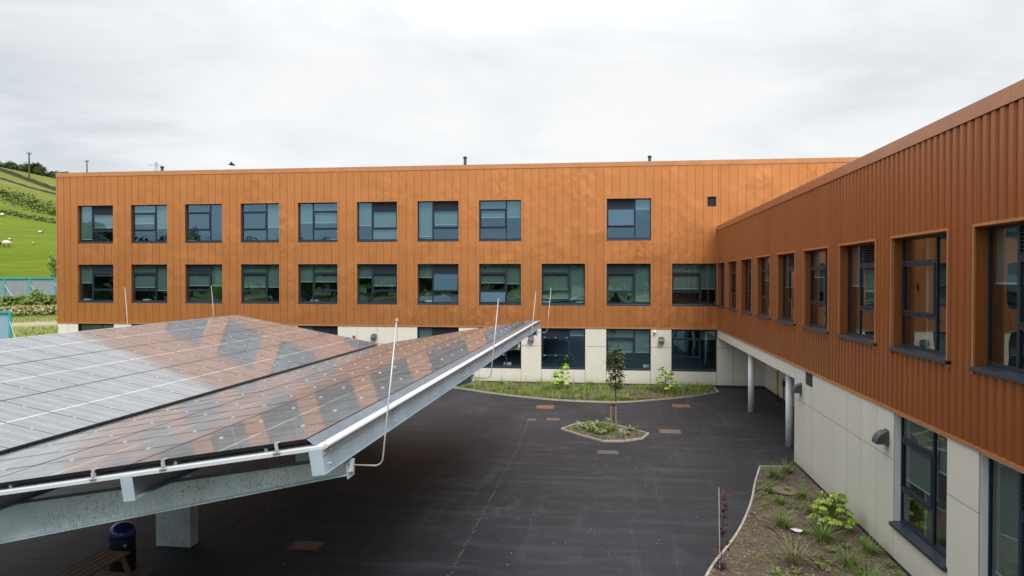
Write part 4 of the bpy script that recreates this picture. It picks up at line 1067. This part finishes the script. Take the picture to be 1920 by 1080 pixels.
# ground cover of the long bed and the island
mb = MB(); q = random.Random(8); PB1 = B1s+[(5.92, 41.85), (-11.5, 41.85)]; cnt = 0
cl_ = [(q.uniform(-9, 5.7), q.uniform(36, 41.8), q.uniform(.25, .6)) for _ in range(120)]
while cnt < 9500:
    cx, cy, cr = cl_[q.randrange(len(cl_))] if q.random() < .8 else (q.uniform(-9, 5.7), q.uniform(36, 41.8), .3)
    x, y = q.gauss(cx, cr*.5), q.gauss(cy, cr*.5)
    if not inside((x, y), PB1): continue
    a = q.uniform(0, 6.28); d = Vector((math.cos(a), math.sin(a), 0))
    blade(mb, Vector((x, y, .04)), d, q.uniform(.10, .42)*(1.3 if cr > .4 else .8), q.uniform(.006, .014), q.uniform(.1, 1.2), 2); cnt += 1
o = link('ground_cover', mb.mesh('ground_cover', 'coverg', recalc=False)); o['kind'] = 'stuff'; o['label'] = 'mixed low grass and weeds filling the long bed by the wall'
for k in range(26):
    while True:
        x, y = q.uniform(-8, 5.6), q.uniform(36.2, 41.6)
        if inside((x, y), PB1): break
    o = put('grass_tuft', (tufts+dry)[q.randrange(5)], x, y, .04, 'grassy tuft among the weeds of the long bed', 'grass tuft', 'grass tufts in the long bed', q.uniform(.8, 1.3))
mb = MB()
for k in range(500):
    while True:
        x, y = q.uniform(-1.8, 1.6), q.uniform(27.4, 30.8)
        if inside((x, y), ISL) and (x < .8 or q.random() < .25): break
    a = q.uniform(0, 6.28); d = Vector((math.cos(a), math.sin(a), 0)); blade(mb, Vector((x, y, .04)), d, q.uniform(.06, .25), q.uniform(.006, .014), q.uniform(.1, 1.1), 2)
o = link('ground_cover', mb.mesh('ground_cover', 'coverg', recalc=False)); o['kind'] = 'stuff'; o['label'] = 'low weeds covering the small planted island'
for x, y, k, lb, sc in ((-.95, 29.7, 'w', 'leafy green clump at the far left of the island', 2.2), (-.4, 29.9, 'w', 'leafy clump behind the grass of the island', 2.4), (-.25, 28.6, 'w', 'green leafy clump at the front middle of the island', 2.4), (1.0, 29.5, 'w', 'small dark round clump right of the tree', 1.6), (.15, 29.0, 't', 'soft upright grass left of the tree base', 1.5), (-.7, 28.9, 'w', 'yellow-green clump in the front left of the island', 1.8), (.75, 28.4, 'w', 'low clump at the right front of the island', 1.4)):
    put('island_plant', tufts[1] if k == 't' else weeds[1], x, y, .04, lb, 'plant', 'small plants on the island', sc)
for x, y, lb in ((-1.1, 29.2, 'silvery upright plant at the left of the island'), (.05, 30.2, 'silvery upright plant just left of the tree stake'), (.55, 28.1, 'silvery plant right in front of the tree'), (-.6, 29.1, 'silvery plant in the middle of the island')):
    put('silver_plant', silver[0], x, y, .05, lb, 'plant', 'silvery plants on the island', .85)
for x, y in ((-5.5, 39.5), (3.8, 39.6), (-1.6, 38.2)): put('thistle_plant', silver[1], x, y, .05, 'pale dry wiry plant in the long bed', 'plant', 'pale plants in the long bed', 1.0)
# wispy dry stems against the wall
for x, y in ((-6.0, 41.4), (-1.9, 41.3), (2.3, 41.3), (5.0, 41.2), (-4.6, 41.2)):
    m_ = MB(); q2 = random.Random(int(x*10))
    for k in range(9):
        a = q2.uniform(0, 6.28); d = Vector((math.cos(a), math.sin(a), 0)); blade(m_, Vector((0, 0, 0)), d, q2.uniform(.5, 1.0), .006, q2.uniform(.1, .5), 3)
    put('dry_stalks', m_.mesh('dry_stalks', 'straw', recalc=False), x, y, .04, 'wispy dry stalks standing against the cream wall', 'dry plant', 'dry stalks by the wall')
# lobed shrubs
def fatsia(x, y, h, r, nl, label, seed, mt='fatsia', L0=.135):
    root = empty('lobed_shrub', (x, y, .04), label, 'shrub', 'bright lobed shrubs'); q = random.Random(seed)
    st = MB(); lf = MB()
    for k in range(nl):
        a = q.uniform(0, 6.28); t = (k+.5)/nl; zz_ = h*(.25+.75*t)*q.uniform(.85, 1.05); rr = r*(1-.55*t)*q.uniform(.6, 1.1)
        d = Vector((math.cos(a), math.sin(a), 0)); tip = d*rr+Vector((0, 0, zz_)); root0 = Vector((0, 0, zz_*.55))
        st.tube([root0, root0+(tip-root0)*.5+Vector((0, 0, .03)), tip], .007, 5)
        nrm = (Vector((0, 0, 1))+d*.35).normalized(); L = L0*q.uniform(.8, 1.25)
        for s in range(7):
            ang = (s-3)*.62; dd = (Matrix.Rotation(ang, 3, 'Z') @ d); dd = (dd-Vector((0, 0, .22+.1*abs(s-3)))).normalized()
            leafpoly(lf, tip, dd, nrm, L*(1-.09*abs(s-3)), L*.20)
    for k in range(3):
        a = k*2.1; st.tube([Vector((.04*math.cos(a), .04*math.sin(a), -.05)), Vector((.02*math.cos(a), 0, h*.5)), Vector((0, 0, h*.95))], [.016, .013, .008], 6)
    link('stem', st.mesh('stem', 'weed'), root); link('foliage', lf.mesh('foliage', mt, recalc=False), root)
fatsia(5.42, 18.45, .92, .50, 80, 'large bright green lobed shrub in the near bed by the wall', 2)
fatsia(-2.45, 39.6, 1.45, .60, 24, 'yellow-green lobed shrub below the window, left of the tree', 3, L0=.24)
fatsia(3.05, 39.2, 1.35, .55, 24, 'yellow-green lobed shrub below wall lamp, right of the tree', 4, L0=.24)
# young evergreen tree with its stake
def evergreen():
    x, y = .33, 29.42; root = empty('young_tree', (x, y, .04), 'slim young evergreen tree with glossy dark leaves on the island', 'tree'); q = random.Random(5)
    t = MB(); t.tube([(0, 0, -.1), (.01, 0, 1.2), (-.01, .01, 2.2), (0, 0, 3.35)], [.03, .025, .02, .008], 8)
    lf = MB()
    for k in range(30):
        z = 1.62+1.6*k/30; a = k*2.4; d = Vector((math.cos(a), math.sin(a), .55)).normalized()
        prof = math.sin(min(1, (z-1.45)/1.95)**.72*math.pi*.95)**.7*.40*q.uniform(.75, 1.1)
        t.tube([Vector((0, 0, z)), Vector((0, 0, z))+d*prof], [.008, .004], 5)
        for s in range(34):
            p = Vector((0, 0, z))+d*prof*q.uniform(.25, 1.05)+Vector((q.gauss(0, .05), q.gauss(0, .05), q.gauss(0, .05)))
            aa = a+q.uniform(-1.4, 1.4); dd = Vector((math.cos(aa), math.sin(aa), q.uniform(-.5, .7))).normalized()
            leafpoly(lf, p, dd, Vector((0, 0, 1)), q.uniform(.11, .17), q.uniform(.028, .042))
    link('trunk', t.mesh('trunk', 'bark', smooth=True), root); link('crown', lf.mesh('crown', 'magnolia', recalc=False), root)
evergreen()
root = empty('tree_stake', (.24, 29.3, .04), 'pair of short wooden stakes tied to the young tree', 'tree stake')
for sx in (-.09, .10):
    m_ = MB(); m_.tube([(sx, 0, -.1), (sx, 0, 1.15)], .03, 8); link('stake', m_.mesh('stake', 'stake'), root)
m_ = MB(); m_.box(-.13, .14, -.035, .13, 1.0, 1.05); link('tie', m_.mesh('tie', 'black'), root)
# purple-leaved sapling with cane at the bottom of the near bed
root = empty('purple_sapling', (2.36, 15.6, .03), 'thin sapling with dark red round leaves by the bed edging', 'sapling'); q = random.Random(9)
st = MB(); lf = MB(); pts = [(0, 0, 0), (.03, .0, .6), (.06, .02, 1.2), (.12, .02, 1.55)]; st.tube(pts, [.010, .009, .006, .004], 6)
for z in (.22, .42, .50, .72, .80, .95, 1.1, 1.22, 1.35, 1.45, 1.55):
    for s in range(5):
        a = q.uniform(0, 6.28); l = q.uniform(.05, .16) if z > .3 else .22; d = Vector((math.cos(a), math.sin(a), .3)).normalized(); b = Vector((.03+z*.03, 0, z)); st.tube([b, b+d*l], .003, 4)
        for e in range(3): leafpoly(lf, b+d*l*q.uniform(.6, 1.1), Vector((q.uniform(-1, 1), q.uniform(-1, 1), q.uniform(-.3, .5))).normalized(), Vector((0, 0, 1)), .065, .032)
for k in range(50):
    a = q.uniform(0, 6.28); leafpoly(lf, Vector((q.gauss(0, .07), q.gauss(0, .07), q.uniform(.02, .2))), Vector((math.cos(a), math.sin(a), .3)).normalized(), Vector((0, 0, 1)), .06, .026)
link('stem', st.mesh('stem', 'bark'), root); link('foliage', lf.mesh('foliage', 'purple', recalc=False), root)
m_ = MB(); m_.tube([(0, 0, 0), (-.03, -.02, 1.75)], .011, 8); thing('support_cane', m_, 'debris', 'thin pale grey cane standing beside the red-leaved sapling', 'cane', loc=(2.33, 15.5, .02))
# litter
m_ = MB(); q = random.Random(3)
pts = [(q.uniform(.13, .20)*math.cos(a), q.uniform(.11, .17)*math.sin(a), q.uniform(0, .04)) for a in [k*6.28/9 for k in range(9)]]
for k in range(9): m_.poly([(0, 0, .05), pts[k], pts[(k+1) % 9]])
thing('paper_scrap', m_, 'paper', 'crumpled white paper scrap lying on the mulch', 'litter', loc=(4.53, 18.1, .07), recalc=False)
m_ = MB()
for k in range(2): m_.tube([(0, k*.05, 0), (0, k*.05+.02, .05)], .03, 8)
thing('hose_end', m_, 'teal', 'small blue-green hose end on the soil beside the wing wall', 'hose end', loc=(5.88, 17.75, .06))
m_ = MB(); m_.poly([(5.05, 21.0, .091), (5.5, 21.3, .091), (5.25, 21.85, .091), (4.75, 21.75, .091), (4.6, 21.3, .091)]); structure('sandy_patch', m_, mat('dry_sand', (.20, .155, .11), .95, noise=(9, .3)), recalc=False)
# ------------------------------------------------------------------ under the canopy: bin and picnic table
root = empty('litter_bin', (-10.02, 13.95, 0), 'round black litter bin with a domed blue top in the canopy shade', 'bin')
m_ = MB(); m_.lathe([(.22, 0), (.25, .02), (.255, .66), (.25, .70)], 28, c=(-10.02, 13.95, 0)); part('body', m_, 'black', root, smooth=False)
m_ = MB(); m_.lathe([(.26, .702), (.272, .72), (.272, .77), (.262, .84), (.235, .91), (.185, .965), (.11, 1.0), (.01, 1.012)], 28, c=(-10.02, 13.95, 0)); part('dome', m_, 'blue', root, smooth=True)
m_ = MB(); m_.tube([(-9.84, 13.77, .60), (-9.82, 13.75, .60)], .03, 8); part('lock', m_, 'bar', root)
root = empty('picnic_table', (-9.6, 12.35, 0), 'dark weathered wooden picnic table beside the blue-topped bin', 'picnic table'); root.rotation_euler = (0, 0, 0)
def pbox(nm, a, b, c, d, e, f): m_ = MB(); m_.box(a, b, c, d, e, f); bevel(link(nm, m_.mesh(nm, 'wood'), root), .006)
for k in range(5): pbox('top_plank', -.36+k*.146, -.36+k*.146+.13, -.75, .75, .72, .755)
for k in range(2): pbox('seat_plank', .55+k*.15, .55+k*.15+.135, -.75, .75, .42, .455); pbox('seat_plank', -.55-k*.15-.135, -.55-k*.15, -.75, .75, .42, .455)
for yy in (-.55, .55):
    pbox('cross_beam', -.82, .82, yy-.02, yy+.02, .33, .418); pbox('top_batten', -.34, .34, yy-.02, yy+.02, .63, .718)
    for s in (-1, 1):
        m_ = MB(); m_.hexa([(s*.62-.05, yy+.022, 0), (s*.62+.05, yy+.022, 0), (s*.62+.05, yy+.062, 0), (s*.62-.05, yy+.062, 0), (s*.28-.05, yy+.022, .717), (s*.28+.05, yy+.022, .717), (s*.28+.05, yy+.062, .717), (s*.28-.05, yy+.062, .717)]); link('leg', m_.mesh('leg', 'wood'), root)

# ------------------------------------------------------------------ beyond the building: hoardings, hedges, walls, sheep, poles, trees
def hoarding(p0, p1, n, label, end=False, h=2.45):
    """posts and corrugated bays between two ground points"""
    root = empty('site_hoarding', p0, label, 'hoarding', 'steel hoardings round the site')
    d = (p1-p0); Ln = d.length; d.z = 0; d.normalize(); nrm = Vector((d.y, -d.x, 0))
    if nrm.dot(-p0) < 0: nrm = -nrm
    for k in range(n+1):
        p = p0.lerp(p1, k/n); m_ = MB(); a = d*.07; b = nrm*.07
        m_.hexa([p-a-b, p+a-b, p+a+b, p-a+b]+[v+Vector((0, 0, h+.1)) for v in (p-a-b, p+a-b, p+a+b, p-a+b)]); part('post', m_, 'teal', root)
        m_ = MB(); m_.tube([p+nrm*.08+Vector((0, 0, h*.75)), p+nrm*1.5+d*1.0+Vector((0, 0, .05))], .025, 6); part('brace', m_, 'rodm', root)
    for k in range(n):
        p = p0.lerp(p1, k/n); q_ = p0.lerp(p1, (k+1)/n); m_ = MB(); nn = 16
        pts = []
        for i in range(nn*2+1):
            c = p.lerp(q_, i/(nn*2)); pts.append(c - nrm*.09 + nrm*(.03 if (i//1) % 2 else -.03))
        for u, v in zip(pts, pts[1:]): m_.poly([u+Vector((0, 0, .1)), v+Vector((0, 0, .1)), v+Vector((0, 0, h)), u+Vector((0, 0, h))])
        part('corrugated_bay', m_, 'hoardend' if end else 'hoard', root, recalc=False)
        m_ = MB(); a = nrm*.06; m_.hexa([p-a, q_-a, q_+a, p+a]); m_.v = [(x, y, z+h+(.16 if i > 7 else 0)) for i, (x, y, z) in enumerate(m_.v)]
        m_ = MB(); c8 = [p-a, q_-a, q_+a, p+a]; m_.hexa([v+Vector((0, 0, h-.02)) for v in c8]+[v+Vector((0, 0, h+.14)) for v in c8]); part('top_rail', m_, 'teal', root)
g0, g1 = ground_at(46.5, 100), ground_at(38.2, 100)
hoarding(g0, g1, 6, 'long grey corrugated hoarding with teal posts below the hillside')
g0, g1 = ground_at(45.5, 66), ground_at(42.05, 64.5)
hoarding(g0, g1, 2, 'nearer pale blue hoarding end with teal rail at the left picture edge', True)

def leafball(seed, rx, rz, n, leaf, mt):
    """uneven crown of small leaf clumps round several lobes"""
    q = random.Random(seed); mb = MB(); lobes = [(Vector((q.uniform(-.55, .55)*rx, q.uniform(-.55, .55)*rx, q.uniform(.25, .9)*rz)), q.uniform(.35, .6)) for _ in range(9)]
    for _ in range(n):
        c, r = lobes[q.randrange(9)]; v = Vector((q.gauss(0, 1), q.gauss(0, 1), q.gauss(0, 1))).normalized(); rr = r*(q.random()**.35)
        p = c+Vector((v.x*rx*rr, v.y*rx*rr, v.z*rz*rr*.7)); d = Vector((q.gauss(0, 1), q.gauss(0, 1), q.gauss(0, .6))).normalized(); s = d.orthogonal().normalized()*leaf*q.uniform(.4, .8); d = d*leaf*q.uniform(.6, 1.1)
        mb.poly([p-d, p+s, p+d, p-s])
    return mb.mesh('crown', mt, recalc=False)
crowns = [leafball(k, 3.6, 6.0, 1500, .42, 'crown') for k in range(4)]
tm = MB(); tm.tube([(0, 0, -1), (.1, 0, 1.5), (0, .1, 4)], [.3, .22, .1], 7); trunkm = tm.mesh('trunk', 'bark')
def tree(p, sc, k, label, group):
    root = empty('hill_tree', p, label, 'tree', group); root.scale = (sc,)*3; root.rotation_euler = (0, 0, k*1.7)
    link('crown', crowns[k % 4], root); link('trunk', trunkm, root)
q = random.Random(14); k = 0
for i in range(46):
    a = 33.6+i*.22+q.uniform(-.08, .08); r = 392+q.uniform(-8, 12)
    tree(ground_at(a, r)-Vector((0, 0, 1)), q.uniform(.7, 1.0), i, 'dark green tree in the belt along the hilltop', 'trees along the hill crest')
# trees behind the photographer, mirrored in the windows
for i in range(110):
    a = -178+i*3.25+q.uniform(-1.5, 1.5)
    if -62 < a < 66: continue
    tree(ground_at(a, q.uniform(62, 100)), q.uniform(1.1, 1.75), i, 'broad dark tree standing behind the yard', 'trees behind the yard')
for i in range(90):
    a = -178+i*4.0+q.uniform(-1.5, 1.5)
    if -62 < a < 66: continue
    tree(ground_at(a, q.uniform(105, 135))-Vector((0, 0, 2.5)), q.uniform(1.4, 1.9), i, 'dense dark tree in the second row behind the yard', 'trees behind the yard')
def ribbon(name, azr, wdt, h, mt, label, cat, jag=.3, step=.12, leafy=False):
    """azr: list of (azimuth, distance) along the hillside"""
    q = random.Random(len(azr)+int(h*10)); m_ = MB(); pts = []
    a = azr[0][0]
    while a > azr[-1][0]:
        pts.append(ground_at(a, interp(-a, [(-x, y) for x, y in azr]))); a -= step
    base = pts[0]
    if leafy:
        for p in pts:
            for _ in range(16):
                c = p+Vector((q.gauss(0, wdt*.5), q.gauss(0, wdt*.5), q.uniform(0, h))); c.z = max(c.z, p.z-.5)
                d = Vector((q.gauss(0, 1), q.gauss(0, 1), q.gauss(0, .7))).normalized(); s = d.orthogonal().normalized()*leafy*q.uniform(.4, .8); d = d*leafy
                m_.poly([c-d, c+s, c+d, c-s])
    else:
        prev = None
        for p in pts:
            r_ = Vector((p.x, p.y, 0)).normalized()*wdt/2; hh = h*q.uniform(1-jag, 1)
            cur = [p-r_-Vector((0, 0, .6)), p+r_-Vector((0, 0, .6)), p+r_*.7+Vector((0, 0, hh)), p-r_*.7+Vector((0, 0, hh))]
            if prev: m_.hexa([prev[0], cur[0], cur[1], prev[1], prev[3], cur[3], cur[2], prev[2]])
            prev = cur
    m_.v = [tuple(Vector(v)-base) for v in m_.v]
    return thing(name, m_, mt, label, cat, loc=base, recalc=not leafy)
ribbon('drystone_wall', [(47, 350), (43, 345), (42.6, 343), (41, 322), (39.4, 305), (36, 290)], .8, 1.5, 'stone', 'thick dark drystone wall crossing the upper hillside', 'drystone wall')
ribbon('drystone_wall', [(47, 318), (42.6, 312), (41, 300), (39.3, 292), (36, 280)], .6, .7, 'stone', 'thinner low drystone wall just below the thick one', 'drystone wall')
ribbon('scrub_hedge', [(47, 282), (42.6, 268), (41, 256), (39.3, 243), (37, 238)], 7, .45, 'scrub', 'broad band of dark green scrub across the middle of the hill', 'scrub', leafy=.38, step=.02)
ribbon('hedge', [(47, 240), (42.6, 226), (41, 219), (39.3, 213), (37, 210)], 3, .4, 'scrub', 'narrow rough hedge above the field with sheep', 'hedge', leafy=.3, step=.02)
ribbon('verge_plants', [(47, 93), (42.6, 92.5), (41, 93), (39.3, 94), (38, 94)], 2.2, .9, 'scrub', 'rough dark weeds at the foot of the long hoarding', 'weeds', leafy=.28, step=.02)
ribbon('dry_verge', [(47, 86), (42.6, 86), (41, 86), (39.3, 86), (38, 86)], 3.0, .6, 'drygrass', 'straw-coloured dead stalks below the dark weeds', 'dry plants', leafy=.2, step=.02)
o = link('young_bush', leafball(55, .9, 1.6, 500, .12, 'weed'), None, loc=ground_at(40.6, 94)); tag(o, 'fresh green bush in front of the long hoarding', 'bush')
o = link('wall_bush', leafball(56, .9, 3.2, 500, .16, 'weed'), None, loc=ground_at(39.55, 110)); tag(o, 'light green bush beyond the hoarding at the building corner', 'bush')
# rough grass clumps on the nearer ground
gm_ = tuft_mesh(70, 90, .55, .35, .02, .9, 'coverg'); 
m_ = MB(); q = random.Random(77)
for _ in range(5200):
    a, r = q.uniform(38.5, 44.5), q.uniform(55, 84)
    if 74 < r < 78: continue
    p = ground_at(a, r); t = q.uniform(0, 6.28); blade(m_, p-Vector((0, 0, .05)), Vector((math.cos(t), math.sin(t), 0)), q.uniform(.1, .35), .03, q.uniform(.1, .9), 2)
o = link('rough_grass', m_.mesh('rough_grass', 'coverg', recalc=False)); o['kind'] = 'stuff'; o['label'] = 'rough grass on the ground left of the building'
# sheep
def sheep(p, L, ang, label):
    root = empty('sheep', p, label, 'sheep', 'sheep grazing on the hillside'); root.rotation_euler = (0, 0, ang); root.scale = (L,)*3
    b = bmesh.new(); bmesh.ops.create_icosphere(b, subdivisions=3, radius=1)
    for v in b.verts:
        v.co = Vector((v.co.x*.50, v.co.y*.25, v.co.z*.27))*(1+.03*math.sin(v.co.x*40+v.co.z*31)); v.co.z += .56
    me = bpy.data.meshes.new('body'); b.to_mesh(me); b.free(); me.materials.append(M['sheep'])
    for pl in me.polygons: pl.use_smooth = True
    link('body', me, root)
    m_ = MB(); m_.tube([(.42, 0, .60), (.58, 0, .45), (.66, 0, .20), (.72, 0, .12)], [.13, .10, .075, .04], 8)
    for s in (-1, 1): m_.tube([(.58, s*.07, .44), (.56, s*.17, .42)], [.03, .012], 5)
    link('head', m_.mesh('head', 'sheepface', smooth=True), root)
    for sx in (-.3, .28):
        for s in (-1, 1): m_ = MB(); m_.tube([(sx, s*.12, .42), (sx-.01, s*.12, .2), (sx+.01, s*.12, 0)], [.05, .03, .03], 6); link('leg', m_.mesh('leg', 'sheepface'), root)
    m_ = MB(); m_.tube([(-.46, 0, .62), (-.53, 0, .45)], [.04, .02], 6); link('tail', m_.mesh('tail', 'sheep'), root)
def find(az, tan):     # where a ray of this elevation meets the hillside
    r = 100
    while r < 420:
        if height(r, az) > H+tan*r: return ground_at(az, r)
        r += .5
    return ground_at(az, 390)
sheep(find(42.22, .0345), 1.15, R_(180+35), 'nearest and largest grazing sheep at the left edge')
sheep(find(40.39, .0510), .70, R_(20), 'sheep grazing alone near the copper building corner')
sheep(find(42.43, .0690), 1.0, R_(30), 'highest sheep at the left edge below the hedge')
sheep(find(42.05, .0425), .45, R_(60), 'tiny lamb above and right of the nearest sheep')
sheep(find(40.78, .0385), .40, R_(100), 'tiny lamb lower down between sheep and building')
# poles
def pole(az, tb, tt, label, arms=True):
    p = find(az, tb); r = math.hypot(p.x, p.y); top = H+tt*r
    root = empty('utility_pole', p, label, 'utility pole', 'utility poles on the hill')
    m_ = MB(); m_.tube([(p.x, p.y, p.z-1), (p.x, p.y, top)], [.32, .24], 8); part('shaft', m_, 'bark', root)
    t = Vector((math.cos(R_(az)), math.sin(R_(az)), 0))
    m_ = MB(); c = Vector((p.x, p.y, top-.5)); m_.tube([c-t*.8, c+t*.8], .13, 6); part('crossarm', m_, 'bark', root)
    m_ = MB()
    for s in (-.7, 0, .7): m_.tube([c+t*s, c+t*s+Vector((0, 0, .6))], .10, 6)
    part('insulators', m_, 'metaldark', root)
pole(40.96, .114, .1435, 'tall utility pole above the dark wall at the far left')
pole(37.69, .118, .1395, 'utility pole with crossarm rising behind the copper roof edge')
# lattice pylon
p = ground_at(33.46, 560); root = empty('pylon', p, 'faint steel lattice pylon beyond the left part of the roof', 'pylon')
topz = H+.1435*560; hh = topz-p.z; m_ = MB(); t = Vector((math.cos(R_(33.46)), math.sin(R_(33.46)), 0)); v = Vector((-t.y, t.x, 0))
def wd(z): return 3.2*(1-z/hh)**1.1+.45
prev = None
for z in [hh*k/9 for k in range(10)]:
    w = wd(z); cs = [p+Vector((0, 0, z))+t*w*a+v*w*b for a, b in ((-1, -1), (1, -1), (1, 1), (-1, 1))]
    if prev:
        for k in range(4): m_.tube([prev[k], cs[k]], .12, 4); m_.tube([prev[k], cs[(k+1) % 4]], .05, 4); m_.tube([prev[(k+1) % 4], cs[k]], .05, 4)
    prev = cs
part('lattice', m_, 'zinc', root)
m_ = MB()
for z, w in ((.72, 6), (.83, 7), (.94, 5)):
    c = p+Vector((0, 0, hh*z)); m_.tube([c-t*w, c+Vector((0, 0, 1.2)), c+t*w], .10, 4); m_.tube([c-t*w, c+t*w], .10, 4)
part('crossarms', m_, 'zinc', root)
# bird
m_ = MB(); m_.tube([(-.22, 0, 0), (-.05, 0, .03), (.12, 0, .03), (.24, 0, 0)], [.02, .07, .07, .015], 8)
root = empty('bird', (-38.0, 70.0, H+.1452*79.6), 'small dark bird flying just above the roof', 'bird'); root.rotation_euler = (0, .1, .5); root.scale = (1.5,)*3
link('body', m_.mesh('body', 'birdm', smooth=True), root)
for s in (-1, 1):
    m_ = MB(); m_.poly([(.1, s*.05, .04), (.02, s*.30, .16), (-.10, s*.52, .10), (-.10, s*.28, .12), (-.08, s*.05, .04)]); link('wing', m_.mesh('wing', 'birdm', recalc=False), root)

S.render.engine = 'CYCLES'
S.cycles.max_bounces = 8; S.cycles.transparent_max_bounces = 12; S.cycles.glossy_bounces = 4; S.cycles.diffuse_bounces = 3
S.cycles.caustics_reflective = False; S.cycles.caustics_refractive = False
S.cycles.use_denoising = True
